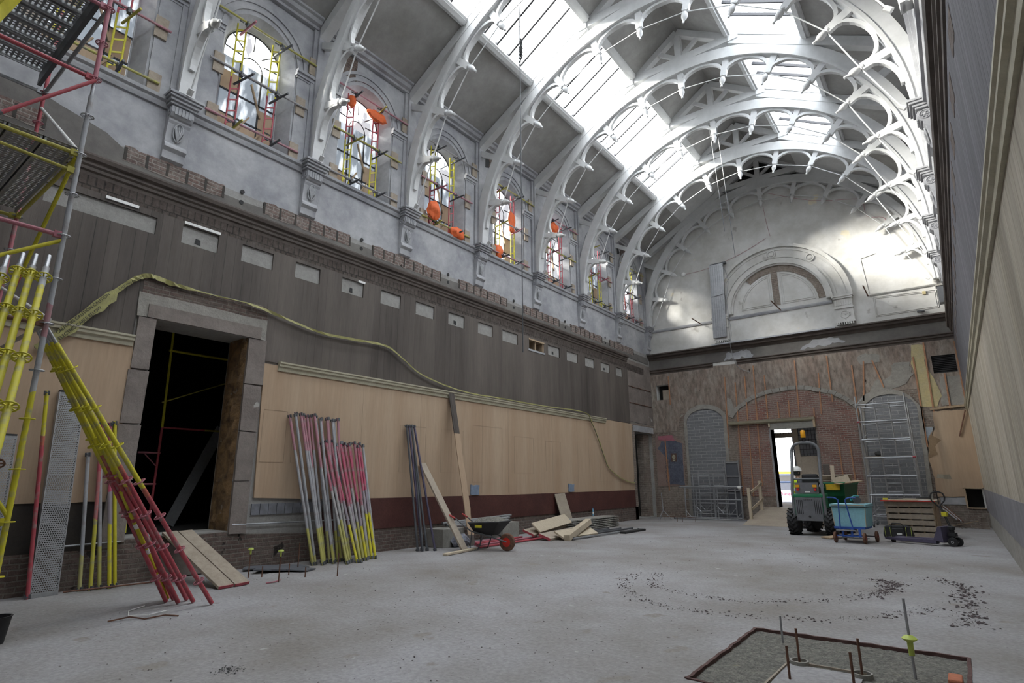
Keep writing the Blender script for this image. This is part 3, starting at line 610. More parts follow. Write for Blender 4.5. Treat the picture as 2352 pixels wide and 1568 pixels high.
k.build('painted_ring_pattern', plain('dark_blue_line', (.06, .07, .10)), wall_back)
ep('portrait_plaque', mat('dark_brown_plaque', (.12, .07, .055), .6), rect(.74, .99, 2.32, 2.68), .045, .06)
ep('portrait_face', mat('cream_portrait', (.50, .47, .33), .6, var=(.25, .22, .15), vs=14), [(.865+.075*cos(a), 2.52+.10*sin(a)) for a in [pi*j/8 for j in range(16)]], .06, .066)
ep('portrait_face', mat('cream_portrait_neck', (.42, .39, .28), .6), [(.82, 2.35), (.91, 2.35), (.93, 2.40), (.80, 2.40)], .06, .064)
# battens / pipes fixed to the end wall
BT = [(3.35,5.77,3.25,2.79),(3.76,5.49,3.65,.95),(4.16,5.71,4.03,.9),(4.54,6.11,4.40,1.3),(4.93,5.66,4.88,3.91),(5.31,4.54,5.31,3.91),(5.72,4.57,5.69,3.92),(6.11,6.12,6.04,3.89),(6.89,5.53,6.81,3.94),(7.25,6.15,7.24,4.37),(8.03,5.67,8.00,3.46),(8.43,5.78,8.25,4.32),(8.70,5.78,8.93,4.75),(9.94,5.74,9.90,2.59),(10.31,6.20,10.25,3.77),(10.74,5.05,10.72,3.83),(11.17,6.13,11.16,3.93),(7.24,2.89,7.24,1.2),(7.61,2.87,7.61,.95),(.88,6.08,.88,4.80),(6.57,4.2,6.55,3.6),(.52,3.3,.56,1.1)]
for a, b, c, d in BT:
    k = MB(); k.beam((a, L-.055, b), (c, L-.055, d), .045, .03, (0, 1, 0))
    o = k.build('wall_batten', 'copper', wall_back)
ep('painted_gable_void', 'dark', [(4.3, 13.75), (5.4, 14.0), (7.2, 13.8), (8.4, 13.1), (8.6, 13.3), (5.605, 15.1), (4.3, 14.2)], 0, .02)  # flat near-black panel paints in the dark void, no opening is cut
# ledge, fascia, cornice on the end wall
LP = [(0, -.22), (.05, -.22), (.10, -.14), (.20, -.10), (.22, -.02), (.30, 0), (.30, .05), (0, .08)]
trim(MB().sweep(LP, (0, L, 7.10), (W, L, 7.10), (0, -1, 0)), 'cornice')
trim(MB().sweep([(0, .0), (.34, 0), (.33, .06), (0, .10)], (3.0, L, 7.13), (7.7, L, 7.13), (0, -1, 0)), 'plaster_white')
ep('fascia', 'plaster_grey', rect(0, W, 6.45, 6.9), 0, .03)
ep('pale_fascia_patch', 'plaster_white', ragged([(3.4, 6.5), (4.6, 6.52), (4.5, 6.8), (3.5, 6.78)], .06, .1, 90), .03, .034)  # ragged patches paler than the fascia
ep('pale_fascia_patch', 'plaster_white', ragged([(6.4, 6.55), (8.0, 6.6), (7.7, 6.85), (6.8, 6.8)], .06, .1, 91), .03, .034)
C2 = [(0, -.22), (.03, -.22), (.04, -.15), (.09, -.12), (.09, -.06), (.14, -.03), (.14, 0), (0, .02)]
trim(MB().sweep(C2, (0, L, 6.45), (2.9, L, 6.45), (0, -1, 0)), 'cornice')
trim(MB().sweep(C2, (3.9, L, 6.45), (W, L, 6.45), (0, -1, 0)), 'cornice')
trim(MB().sweep([(0, -.08), (.04, -.08), (.07, -.02), (.07, .03), (0, .05)], (0, L, 8.28), (3.85, L, 8.28), (0, -1, 0)), 'plaster_white')
trim(MB().sweep([(0, -.08), (.04, -.08), (.07, -.02), (.07, .03), (0, .05)], (3.85, L, 8.28), (7.7, L, 8.28), (0, -1, 0)), 'plaster_white')
trim(MB().sweep([(0, -.06), (.04, -.06), (.07, -.02), (.07, .03), (0, .05)], (8.95, L, 8.28), (W-.2, L, 8.28), (0, -1, 0)), 'end_high')
# arch relief with roundels, capital
rel = empty('arch_relief', (5.75, L, 8.3)); rel.name = 'trim_arch_relief'; struct(rel)
def arcband(r0, r1, h0, h1, a0=0., a1=pi, N=40, cx=5.75, cz=8.42):
    k = MB()
    for j in range(N):
        t0 = a0+(a1-a0)*j/N; t1 = a0+(a1-a0)*(j+1)/N
        k.prism([(cx+r0*cos(t0), cz+r0*sin(t0)), (cx+r1*cos(t0), cz+r1*sin(t0)), (cx+r1*cos(t1), cz+r1*sin(t1)), (cx+r0*cos(t1), cz+r0*sin(t1))], FY(L-h0), FY(L-h1))
    return k
for r0, r1, h in ((2.55, 2.68, .16), (2.02, 2.55, .07), (2.42, 2.47, .10), (2.10, 2.15, .10), (1.84, 2.02, .17), (1.78, 1.84, .10)):
    kid(arcband(r0, r1, 0, h), 'arch_band', 'end_high', rel)
kid(arcband(1.52, 1.80, 0, .03, .05, pi*.72), 'brick_soffit_strip', 'brick_rough', rel)
kid(MB().box((5.62, L-.035, 8.5), (5.86, L, 10.0)), 'brick_mullion', 'brick_rough', rel)
for cx, sx in ((5.55, -1), (5.95, 1)):
    k = MB(); R_ = 1.42
    for off in (0, .07):
        pts = [(cx, 8.52+off)] + [(cx+sx*off*0, 8.42+(R_-off))] + [(5.75+sx*(R_-off)*sin(a)*1.0+sx*.02, 8.42+(R_-off)*cos(a)) for a in [pi/2*j/14 for j in range(2, 14)]] + [(5.75+sx*(R_-off), 8.52+off)]
        pts = [(x + (sx*off if abs(x-cx) < .01 else 0), z) for x, z in pts]
        k.path([(x, L-.012, z) for x, z in pts], .014, 5, True)
    kid(k, 'panel_moulding', 'end_high', rel)
for a in (90, 52, 128, 160): 
    if a == 128: continue
    k = MB(); cx = 5.75+2.28*cos(radians(a)); cz = 8.42+2.28*sin(radians(a))
    k.ring((cx, L-.09, cz), (0, 1, 0), .15, .03, 20, 6); k.lathe([(.10, 0), (.09, .03), (.04, .045)], (cx, L-.07, cz), (0, -1, 0), 16); kid(k, 'roundel', 'end_high', rel)
def capital(x0, x1):
    k = MB()
    for a, z0, z1, h in ((.06, 8.34, 8.42, .26), (.03, 8.27, 8.34, .23), (0, 7.95, 8.27, .18), (.02, 7.88, 7.95, .21), (0, 7.40, 7.88, .16), (.02, 7.33, 7.40, .2)): k.box((x0-a, L-h, z0), (x1+a, L, z1))
    for j in range(7): k.box((x0+.03+j*(x1-x0-.04)/7, L-.20, 8.0), (x0+.03+j*(x1-x0-.04)/7+.045, L-.17, 8.22))
    for j in range(8): k.box((x0+j*(x1-x0)/8, L-.22, 7.24), (x0+j*(x1-x0)/8+.04, L-.1, 7.33))
    rr = random.Random(3); k.ring(((x0+x1)/2, L-.17, 7.64), (0, 1, 0), .14, .02, 16, 5)
    for j in range(8):
        a = rr.uniform(0, 6.28); cx = (x0+x1)/2+rr.uniform(-.18, .18); cz = 7.64+rr.uniform(-.14, .14)
        k.path([(cx, L-.165, cz), (cx+.06*cos(a), L-.18, cz+.06*sin(a)), (cx+.1*cos(a+.8), L-.165, cz+.1*sin(a+.8))], .015, 5)
    return k
kid(capital(7.78, 8.38), 'capital', 'end_high', rel); kid(capital(3.13, 3.73), 'capital', 'end_high', rel)
k = MB()
for s in (0, .05): k.path([(9.05+s, L-.01, 7.4+s), (10.95-s, L-.01, 7.4+s), (10.95-s, L-.01, 8.05-s), (9.05+s, L-.01, 8.15-s)], .012, 5, True)
kid(k, 'panel_moulding', 'end_high', rel)
kid(MB().path([(8.95, L-.01, 8.3), (8.85, L-.01, 9.75), (9.35, L-.01, 9.85)], .015, 6), 'panel_moulding', 'end_high', rel)
# ------------------------------------------------------------------ way through to outside: reveal, lobby, yard
d3 = empty('door_2', (5.7, L, .5)); struct(d3)
kid(MB().box((4.86, L-.05, .5), (4.93, L+.5, 3.5)), 'jamb_board', 'galv', d3)
kid(MB().box((5.62, L+.48, .5), (5.80, L+.56, 3.5)), 'mullion', 'ply', d3)
kid(MB().box((4.93, L+.5, 3.16), (5.62, L+.55, 3.36)), 'transom', 'ply', d3)
kid(MB().box((5.80, L+.5, .5), (6.52, L+.55, 2.42)), 'side_panel', 'ply', d3)
k = MB()
for j in range(7): k.tube((5.82+j*.115, L+.45, 2.42), (5.82+j*.115, L+.45, 3.5), .009, 6)
for j in range(6): k.tube((5.80, L+.45, 2.5+j*.18), (6.52, L+.45, 2.5+j*.18), .009, 6)
for j in range(7): k.tube((4.98+j*.1, L+.45, 3.3), (4.98+j*.1, L+.45, 3.5), .009, 6)
kid(k, 'window_grille', 'black', d3)
lb = MB(); lb.box((3.0, L+.55, .40), (8.0, L+5, .50)); struct(lb.build('floor_lobby', 'ply'))
lw2 = MB(); lw2.prism(rect(3.0, 8.0, .5, 4.6), FY(L+4.8), FY(L+5), [rect(3.62, 4.70, .52, 3.9)]); lw2.box((2.9, L+.55, .4), (3.0, L+5, 4.6)); lw2.box((8, L+.55, .4), (8.1, L+5, 4.6)); lw2.box((2.9, L+.55, 4.5), (8.1, L+5, 4.7))
struct(lw2.build('wall_lobby', 'plaster_white'))
yd = MB().box((-25, L+5, .2), (35, L+60, .35)); struct(yd.build('ground_yard', mat('pale_yard_gravel', (.22, .21, .25), .9, var=(.15, .15, .18), bump=.2)))
# ------------------------------------------------------------------ roof planes, skylights
def slope(nm, mt, a, b, y0, y1, th=.16, par=None):
    k = MB()
    for s in (0, 1):
        pts = [a, b]
        if s: pts = [(W-q[0], q[1]) for q in pts]
        dx = pts[1][0]-pts[0][0]; dz = pts[1][1]-pts[0][1]; ln = sqrt(dx*dx+dz*dz); nx, nz = -dz/ln, dx/ln
        if nz < 0: nx, nz = -nx, -nz
        k.prism([pts[0], pts[1], (pts[1][0]+nx*th, pts[1][1]+nz*th), (pts[0][0]+nx*th, pts[0][1]+nz*th)], FY(y0), FY(y1))
    return k.build(nm, mt, par)
ceil = struct(slope('ceiling', 'soffit', (-.5, 11.75), SK0, YB, L+.3))
o = slope('upper_ceiling', 'soffit', SK1, (RIDGE[0]+.02, RIDGE[1]), YB, L+.3, par=ceil)
# skylight frames: curb mouldings along both edges, glazing bars, glass
sl = Vector((SK1[0]-SK0[0], 0, SK1[1]-SK0[1])).normalized(); nrm = Vector((-sl.z, 0, sl.x))
def skylight(i, y0, y1):
    for s in (0, 1):
        n_w = 9+i*2+s
        w = empty('window_%d' % n_w, (SK0[0] if not s else W-SK0[0], (y0+y1)/2, SK0[1])); struct(w)
        def T(p): return p if not s else Vector((W-p.x, p.y, p.z))
        a = Vector((SK0[0], 0, SK0[1])); b = Vector((SK1[0], 0, SK1[1]))
        k = MB()
        for base, d in ((a, sl), (b, -sl)):
            for o0, o1, h0, h1 in ((-.10, .02, -.10, .16), (.02, .08, -.05, .30), (-.16, -.10, -.05, .1)):
                q = [base + d*o0 + nrm*h0, base + d*o1 + nrm*h0, base + d*o1 + nrm*h1, base + d*o0 + nrm*h1]
                vs = [T(Vector((p.x, y, p.z))) for y in (y0, y1) for p in q]
                k.add(vs, [(0,1,2,3),(7,6,5,4),(0,1,5,4),(1,2,6,5),(2,3,7,6),(3,0,4,7)])
        kid(k, 'curb_moulding', 'iron', w)
        k = MB(); nb = 5
        for j in range(1, nb):
            y = y0+(y1-y0)*j/nb; p = a+nrm*.22; q = b+nrm*.22
            k.beam(T(Vector((p.x, y, p.z))), T(Vector((q.x, y, q.z))), .055, .09)
        kid(k, 'glazing_bar', 'leadbar', w)
        p = a+nrm*.25; q = b+nrm*.25
        g = MB(); g.add([T(Vector((p.x, y0, p.z))), T(Vector((q.x, y0, q.z))), T(Vector((q.x, y1, q.z))), T(Vector((p.x, y1, p.z)))], [(0, 1, 2, 3)])
        kid(g, 'glass', 'skyglass', w)
ys = [YB, -2.2] + TR
for i in range(len(ys)-1):
    a, b = ys[i]+.13, ys[i+1]-.13
    if i == 0: continue  # unseen bay behind the camera left unglazed to darken the foreground
    if ys[i+1] > 23.9: continue
    skylight(i, a, b)
# roof over the trusses between the panes (closing strips) over the last bit, and over the rear bay to darken the foreground
k = MB()
for y0, y1 in [(YB, -2.07)] + [(y-.13, y+.13) for y in TR[:-2]] + [(21.12, L+.3)]:
    for s in (0, 1):
        x0, x1 = (SK0[0], SK1[0]) if not s else (W-SK0[0], W-SK1[0])
        k.prism([(x0, SK0[1]), (x1, SK1[1]), (x1+(-.1 if not s else .1), SK1[1]+.34), (x0+(-.1 if not s else .1), SK0[1]+.34)], FY(y0), FY(y1))
k.build('rafter_casing', 'iron', ceil)
# ------------------------------------------------------------------ roof trusses
CXr, CZr = W/2, 8.40
def ang(a): a = radians(a); return Vector((cos(a), 0, sin(a)))
def make_truss(cusps=True):
    t = empty('roof_truss', (0, 0, 0)); C = Vector((CXr, 0, CZr))
    def arc_solid(r0, r1, y0, y1, a0=0, a1=180, N=48):
        k = MB(); vs = []
        for j in range(N+1):
            u = ang(a0+(a1-a0)*j/N)
            for r, y in ((r0, y0), (r1, y0), (r1, y1), (r0, y1)): q = C+u*r; vs.append((q.x, y, q.z))
        fs = []
        for j in range(N):
            for e in range(4): fs.append((j*4+e, j*4+(e+1) % 4, (j+1)*4+(e+1) % 4, (j+1)*4+e))
        fs += [(0, 1, 2, 3), (N*4, N*4+1, N*4+2, N*4+3)]
        return k.add(vs, fs)
    k = arc_solid(5.36, 5.68, -.11, .11); k.build('rib', 'iron', t)
    k = arc_solid(5.33, 5.40, -.14, .14); k.v += []; o = k.build('rib_bead', 'iron', t)
    for s in (0, 1):
        T = (lambda x, z: (x, 0, z)) if not s else (lambda x, z: (W-x, 0, z))
        MB().beam(T(.05, 11.83), T(4.05, 14.10), .24, .26, (0, 0, 1)).build('rafter', 'iron', t)
        MB().beam(T(4.02, 14.16), T(5.6, 15.22), .2, .2).build('upper_rafter', 'iron', t)
        MB().beam(T(3.95, 14.02), T(3.95, 14.3), .3, .28).build('cleat', 'iron', t)
    MB().beam((4.0, 0, 14.18), (W-4.0, 0, 14.18), .22, .24).build('collar', 'iron', t)
    MB().beam((W/2, 0, 14.2), (W/2, 0, 15.2), .16, .2).build('king_post', 'iron', t)
    for s in (-1, 1):
        MB().beam((W/2+s*.1, 0, 14.35), (W/2+s*.75, 0, 14.85), .1, .12).build('brace', 'iron', t)
    for j in range(11):
        a = 15+15*j; u = ang(a); out_r = 5.36
        if a in (30, 150): out_r = 6.6
        elif a in (60, 120): out_r = 6.0
        k = MB(); k.beam(C+u*4.82, C+u*out_r, .11, .17, u.cross(Vector((0, 1, 0)))); st_ = k.build('strut', 'iron', t)
        f = MB(); f.lathe([(.03, 0), (.075, .01), (.075, .05), (.05, .07), (.07, .11), (.085, .17), (.07, .24), (.03, .30), (.025, .33), (.032, .345), (.03, .38), (.0, .39)], C+u*4.86, -u, 12)
        f.build('finial', 'iron', st_, smooth=True)
    for j in range(-1, 11):
        a0, a1 = 15+15*j, 30+15*j
        k = MB(); N = 12; inn = []; outp = []
        for q in range(N+1):
            tt = q/N; a = a0+(a1-a0)*tt; x = 2*tt-1
            if j == -1 and tt < .38: continue
            if j == 10 and tt > .62: continue
            e = .022
            hh = sqrt(max(0, 1-x*x*.985)); r = 4.83+.44*hh; th = .055+.05*abs(x)**3
            aa = a0+(a1-a0)*(.5+(tt-.5)*.97)
            inn.append(C+ang(aa)*r); outp.append(C+ang(aa)*min(r+th+.02, 5.37))
        n = len(inn); vs = [(p.x, y, p.z) for y in (-.055, .055) for p in inn+outp]
        fs = []
        for q in range(n-1):
            fs += [(q, q+1, n+q+1, n+q), (2*n+q, 3*n+q, 3*n+q+1, 2*n+q+1), (q, 2*n+q, 2*n+q+1, q+1), (n+q, n+q+1, 3*n+q+1, 3*n+q)]
        fs += [(0, n, 3*n, 2*n), (n-1, 3*n-1, 4*n-1, 2*n-1)]
        k.add(vs, fs).build('cusp', 'iron', t)
    k = MB(); pts = [Vector((.42, 0, 8.48))] + [C+ang(165-15*j)*4.80 for j in range(11)] + [Vector((W-.42, 0, 8.48))]
    for a, b in zip(pts[:-1], pts[1:]): k.tube(a, b, .016, 6)
    k.lathe([(.05, -.06), (.05, .06)], pts[0], (1, 0, 1), 8); k.lathe([(.05, -.06), (.05, .06)], pts[-1], (-1, 0, 1), 8)
    k.build('tie_rod', 'iron', t)
    return t
truss = make_truss()
for i, y in enumerate(TR):
    o = truss if i == 0 else copy_tree(truss)
    o.location = (0, y, 0)
    w = {0: 'white arched roof truss nearest the camera, mostly above the picture', 7: 'white arched roof truss with a ring of cusps, last free one before the end wall', 8: 'white arched roof truss in shade standing close against the end wall'}.get(i, 'white arched roof truss over the %s left-wall corbel from the scaffold tower' % ORD[i-1])
    tag(o, w, 'roof truss', 'arched roof trusses')
ORDX = ORD+['tenth', 'eleventh', 'twelfth', 'thirteenth', 'fourteenth', 'fifteenth', 'sixteenth', 'seventeenth', 'eighteenth']
# ------------------------------------------------------------------ tube materials
R_, Y_, G_, K_ = (.42, .07, .09), (.60, .54, .03), (.38, .39, .41), (.42, .20, .24)
P['std_ry'] = band_mat('tube_red_foot_yellow_head', [(0, R_), (2.15, (.45, .12, .08)), (2.3, Y_)])
P['std_y'] = band_mat('tube_yellow_red_foot', [(0, (.42, .10, .08)), (1.9, Y_), (4.3, G_)])
P['std_s'] = band_mat('tube_galvanised_yellow_red', [(0, Y_), (2.6, G_), (3.2, (.38, .2, .22)), (3.55, G_)])
P['tb_a'] = band_mat('tube_yellow_grey_red', [(0, (.45, .43, .12)), (.85, (.36, .36, .38)), (2.35, K_)])
P['tb_b'] = band_mat('tube_yellow_grey', [(0, (.42, .40, .16)), (.7, (.33, .34, .36)), (1.5, (.36, .37, .39))])
P['tb_c'] = band_mat('tube_yellow_purple_red', [(0, Y_), (1.1, (.30, .26, .30)), (1.6, (.45, .08, .14))])
P['tb_d'] = band_mat('tube_red_yellow_mix', [(0, (.5, .46, .06)), (1.3, (.42, .14, .14)), (2.0, (.42, .08, .11))])
P['tb_w'] = band_mat('tube_grey_yellow_short', [(0, (.40, .38, .12)), (.9, (.36, .35, .35)), (1.6, (.38, .12, .16))])
P['mesh_deck'] = mat('perforated_steel', (.36, .37, .38), .5, metal=.5, bump=0)
# ------------------------------------------------------------------ scaffold standards with rosettes
def rosette_mb(r=.062):
    k = MB(); k.ring((0, 0, 0), (0, 0, 1), r, .0065, 16, 6)
    for j in range(8):
        a = pi*j/4; k.beam((.022*cos(a), .022*sin(a), 0), (r*cos(a), r*sin(a), 0), .012, .007)
    return k
ROS = {}
def standard(mt, length, label, group, p, q, first=.42, cat='scaffold tube', n=None, rmat=None):
    """a scaffold standard from foot p towards q"""
    t = empty('scaffold_standard'); tag(t, label, cat, group)
    k = MB(); k.tube((0, 0, 0), (0, 0, length-.18), .0265, 12); k.build('tube', mt, t, smooth=True)
    MB().tube((0, 0, length-.18), (0, 0, length), .0185, 10).build('spigot', 'galv', t, smooth=True)
    z = first; i = 0
    while z < length-.2:
        rm_ = rmat(z) if rmat else 'yellow'
        if rm_ not in ROS:
            o = rosette_mb().build('rosette', rm_, t); ROS[rm_] = o
        else:
            o = ROS[rm_].copy(); COL.objects.link(o); o.parent = t
        o.location = (0, 0, z); z += .5
    return aim(t, p, q)
# ------------------------------------------------------------------ the scaffold tower (left foreground)
tw = empty('scaffold_tower', (3.15, 1.61, 0)); tag(tw, 'red, yellow and galvanised system scaffold tower filling the left edge', 'scaffold tower')
def tk(mb, nm, mt, **kw):
    o = mb.build(nm, mt, tw, **kw); o.matrix_parent_inverse = Matrix.Translation(tw.location).inverted(); return o
SX = {0: 3.15, 1: .62}; SYY = {0: 1.61, 1: .31}
P['std_up'] = band_mat('tube_upper_red', [(0, G_), (1.0, R_), (3.6, (.45, .15, .18))])
for ix in (0, 1):
    for iy in (0, 1):
        x, y = SX[ix], SYY[iy]
        s = standard('std_s' if ix == 0 else 'std_up', 5.9 if ix == 0 else 6.2, '', None, (x, y, .2), (x, y, 5), .45, rmat=lambda z: 'galv' if z > 2.2 else 'yellow')
        s.parent = tw; s.matrix_parent_inverse = Matrix.Translation(tw.location).inverted(); s.name = 'standard'
        for kx in ('label', 'category', 'group'):
            if kx in s: del s[kx]
        o = MB().tube((x, y, 6.1), (x, y, 8.6), .0242, 12); tk(o, 'standard_extension', 'pink' if ix == 0 else 'red', smooth=True)
        k = MB(); k.box((x-.075, y-.075, 0), (x+.075, y+.075, .012)); k.tube((x, y, 0), (x, y, .3), .017, 8); k.lathe([(.05, 0), (.05, .03)], (x, y, .2)); tk(k, 'base_jack', 'galv')
        for z in (6.15, 6.65, 7.15, 7.65):
            k = rosette_mb(); o = tk(k, 'rosette', 'pink'); o.location = (x, y, z)
def ledger(a, b, mt, r=.0242):
    d = (Vector(b)-Vector(a)).normalized(); k = MB(); k.tube(Vector(a)+d*.06, Vector(b)-d*.06, r, 10)
    for e, s in ((a, 1), (b, -1)): k.beam(Vector(e)+d*s*.025, Vector(e)+d*s*.09, .05, .07)
    return tk(k, 'ledger', mt)
x0, x1, y0, y1 = 3.15, .62, 1.61, .31
for z, m1, m2 in ((1.15, 'yellow', 'yellow'), (3.15, 'rust', 'galv'), (4.15, 'pink', 'red'), (5.15, 'yellow_dim', 'yellow_dim'), (6.15, 'red', 'red'), (7.15, 'pink', 'galv'), (8.15, 'red', 'yellow')):
    ledger((x0, y0, z), (x0, y1, z), m1); ledger((x1, y0, z), (x1, y1, z), m2)
    if z not in (4.15, 6.15): ledger((x0, y0, z), (x1, y0, z), m2); ledger((x0, y1, z), (x1, y1, z), m1)
ledger((x0, y0, 4.93), (x0, y1, 5.0), 'yellow_dim', .018)
def diag(a, b, m1, m2=None, r=.021):
    a = Vector(a); b = Vector(b); mid = a.lerp(b, .55)
    k = MB().tube(a, mid if m2 else b, r, 10); tk(k, 'diagonal_brace', m1)
    if m2: tk(MB().tube(mid, b, r, 10), 'diagonal_brace', m2)
diag((x0+.03, y0, 6.12), (x0+.03, y1, 4.6), 'red', 'darkgrey'); diag((x1, y0, 6.9), (x0-.05, y0, 5.2), 'white')
diag((x0, y0-.03, 5.1), (x1, y0-.03, 3.2), 'yellow', 'red'); diag((x0, y0, 4.1), (x0, y1, 3.2), 'yellow'); diag((x1, y0, 4.1), (x0, y0+.02, 3.2), 'white')
diag((x0, y1, 3.1), (x0, y0, 1.2), 'yellow')
tk(MB().beam((x0+.05, .35, 5.3), (2.3, 1.3, 8.6), .045, .12), 'stair_stringer', 'yellow')
tk(MB().beam((x0-.05, y0-.08, 7.33), (x1, y0-.08, 7.33), .05, .20), 'edge_beam', 'darkgrey')
def deck(a, b, y0_, y1_, z, along, nm='deck'):
    """perforated plank: frame channels and a sheet of slotted holes"""
    k = MB()
    if along == 'x':
        k.box((a, y0_, z), (b, y0_+.02, z+.07)); k.box((a, y1_-.02, z), (b, y1_, z+.07))
    else:
        k.box((a, y0_, z), (a+.02, y1_, z+.07)); k.box((b-.02, y0_, z), (b, y1_, z+.07))
    nx = int((b-a)/.055); ny = int((y1_-y0_)/.055)
    for i in range(nx+1): x = a+(b-a)*i/nx; k.box((x-.014, y0_, z+.06), (x+.014, y1_, z+.064))
    for j in range(ny+1): y = y0_+(y1_-y0_)*j/ny; k.box((a, y-.014, z+.064), (b, y+.014, z+.068))
    return tk(k, nm, 'mesh_deck')
for j in range(4): deck(.68, 3.1, .36+j*.31, .36+j*.31+.29, 5.18, 'x')
for j in range(7): deck(.70+j*.345, .70+j*.345+.31, .36, 1.5, 7.40, 'y')
# ------------------------------------------------------------------ standards leaning on the tower
rr = lambda z: 'pink' if z < 2.2 else 'yellow'
for i, (bx, by) in enumerate([(2.75, 3.90), (2.44, 3.81), (2.23, 3.82), (2.06, 3.73), (1.93, 3.71), (2.36, 3.66), (2.15, 3.60)]):
    tpx = 3.02 - .075*i; tgt = (tpx-.02, 1.69 - (.02 if i < 5 else -.08), 3.12)
    standard('std_ry', 3.85, 'red and yellow standard leaning onto the tower, %s from the right' % ORD[i], 'red and yellow standards leaning on the tower', (bx, by, .02), tgt, .36+.02*(i % 2), rmat=rr)
k = empty('taped_tube'); tag(k, 'yellow tube with white and red tape behind the leaning red standards', 'tube')
MB().tube((0, 0, 0), (0, 0, 1.7), .03, 10).build('tube', 'yellow', k, smooth=True)
for z in (.35, .75, 1.15): MB().tube((0, 0, z), (0, 0, z+.07), .0315, 10).build('tape_band', 'white', k); MB().tube((0, 0, z+.10), (0, 0, z+.15), .0315, 10).build('tape_band', 'red', k)
aim(k, (2.02, 3.66, .03), (2.72, 2.3, 2.2))
for i in range(6):
    ox, oy = -.103*i, -.079*i
    standard('std_y', 4.26, 'yellow scaffold standard with red foot, %s from the right in the upright stack' % ORD[i], 'yellow standards stacked upright at the left edge', (6.34+ox, .73+oy, .02), (4.09+ox+.02*(i % 3), 1.33+oy, 3.58), .44+.03*(i % 3), rmat=lambda z: 'rust' if z < 2.0 else 'yellow')
# ------------------------------------------------------------------ perforated plank and poles against the left wall
pk = empty('perforated_plank', (.30, 2.78, 0)); tag(pk, 'long perforated steel scaffold deck standing upright against the left wall', 'scaffold deck')
Z_ = 2.85
k = MB(); k.box((0, -.16, .0), (.004, .16, .05)); k.box((0, -.16, Z_-.05), (.004, .16, Z_))
for i in range(int(Z_/.028)+1):
    z = i*.028; off = .010 if i % 2 else 0
    k.box((0, -.16, z-.0075), (.004, .16, z+.0075))
    for j in range(12): y = -.155+j*.028+off; k.box((0, y-.006, z), (.0038, y+.006, z+.028))
k.build('perforated_sheet', 'mesh_deck', pk)
for s in (-1, 1): MB().box((-.05, s*.165-.006, 0), (.008, s*.165+.006, Z_)).build('side_channel', 'galv', pk)
MB().box((-.05, -.165, Z_), (.01, .165, Z_+.03)).build('end_cap', 'black', pk)
pk.rotation_euler = (radians(0), radians(-4.2), radians(8))
p2_ = copy_tree(pk); p2_.location = (.45, 2.02, 0); p2_.scale = (1, 1, .76); tag(p2_, 'shorter perforated deck behind the yellow standards at the left edge', 'scaffold deck')
def pole(p, q, mt, label, group, r=.0262, nm='scaffold_tube', ends=True, cat='scaffold tube'):
    t = empty(nm); tag(t, label, cat, group); ln = (Vector(q)-Vector(p)).length
    MB().tube((0, 0, 0), (0, 0, ln), r, 10).build('tube', mt, t, smooth=True)
    if ends:
        for z in (0, ln-.06):
            k = MB(); k.box((-.022, -.034, z), (.022, .034, z+.06)); k.lathe([(.012, 0), (.012, .03)], (.03, 0, z+.03), (1, 0, 0), 6); k.build('end_clamp', 'darkgrey', t)
    return aim(t, p, q)
pole((.33, 2.60, 0), (.26, 2.40, 2.82), 'std_ry', 'red and yellow tube standing at the left side of the perforated deck', None)
for i, (bx, by, ty, tz, m) in enumerate([(.22, 3.22, 3.08, 1.97, 'tb_b'), (.26, 3.34, 3.20, 2.45, 'tb_d'), (.24, 3.46, 3.22, 2.1, 'tb_a'), (.30, 3.57, 3.30, 2.44, 'tb_c'), (.24, 3.66, 3.36, 2.47, 'yellow')]):
    pole((bx, by, 0), (.09, ty, tz), m, 'scaffold tube beside the dark doorway, %s from the left of five' % ORD[i], 'tubes standing between the perforated deck and the doorway')
pole((.30, 3.0, .03), (.42, 4.1, .03), 'rust', 'rusty bar lying at the foot of the left wall', None, .012, 'rusty_bar', False, 'bar')
# big bundle
rnd = random.Random(12)
for i in range(16):
    t = i/15; ty = 6.36+1.12*t+rnd.uniform(-.02, .02); dep = (i % 2)*.055
    pole((.50+.30*rnd.random()+dep, 6.74+.95*t*.85+rnd.uniform(-.03, .03), 0), (.10+dep, ty, 2.86+rnd.uniform(-.04, .04)), rnd.choice(['tb_a', 'tb_a', 'tb_b']), 'tall tube of the bundle on the tan wall, %s from the left' % ORDX[i], 'tall tubes in the bundle right of the doorway')
for i in range(18):
    t = i/17; ty = 7.12+1.0*t+rnd.uniform(-.02, .02); dep = .05+(i % 2)*.06
    pole((.80+.28*rnd.random()*(1-t*.6)+(.12 if t < .5 else 0), 7.25+.85*t+rnd.uniform(-.03, .03), 0), (.09+dep, ty, 2.34+rnd.uniform(-.04, .04)), rnd.choice(['tb_c', 'tb_w', 'tb_w', 'tb_c', 'tb_b']), 'short tube in the right part of the bundle, %s from the left' % ORDX[i], 'short tubes in the bundle right of the doorway')
for i, (bx, by, ty) in enumerate([(.66, 9.46, 9.47), (.72, 9.54, 9.52), (.80, 9.62, 9.57), (.66, 9.60, 9.55), (.78, 9.50, 9.62), (.95, 9.72, 9.66)]):
    pole((bx, by, 0), (.12+.03*(i % 3), ty, 2.86), ['darkgrey', 'purple', 'darkgrey', 'pink', 'darkgrey', 'purple'][i], 'dark scaffold tube in the thin bunch left of the wheelbarrow, %s one' % ORD[i], 'thin bunch of dark tubes against the tan wall', cat='scaffold tube')
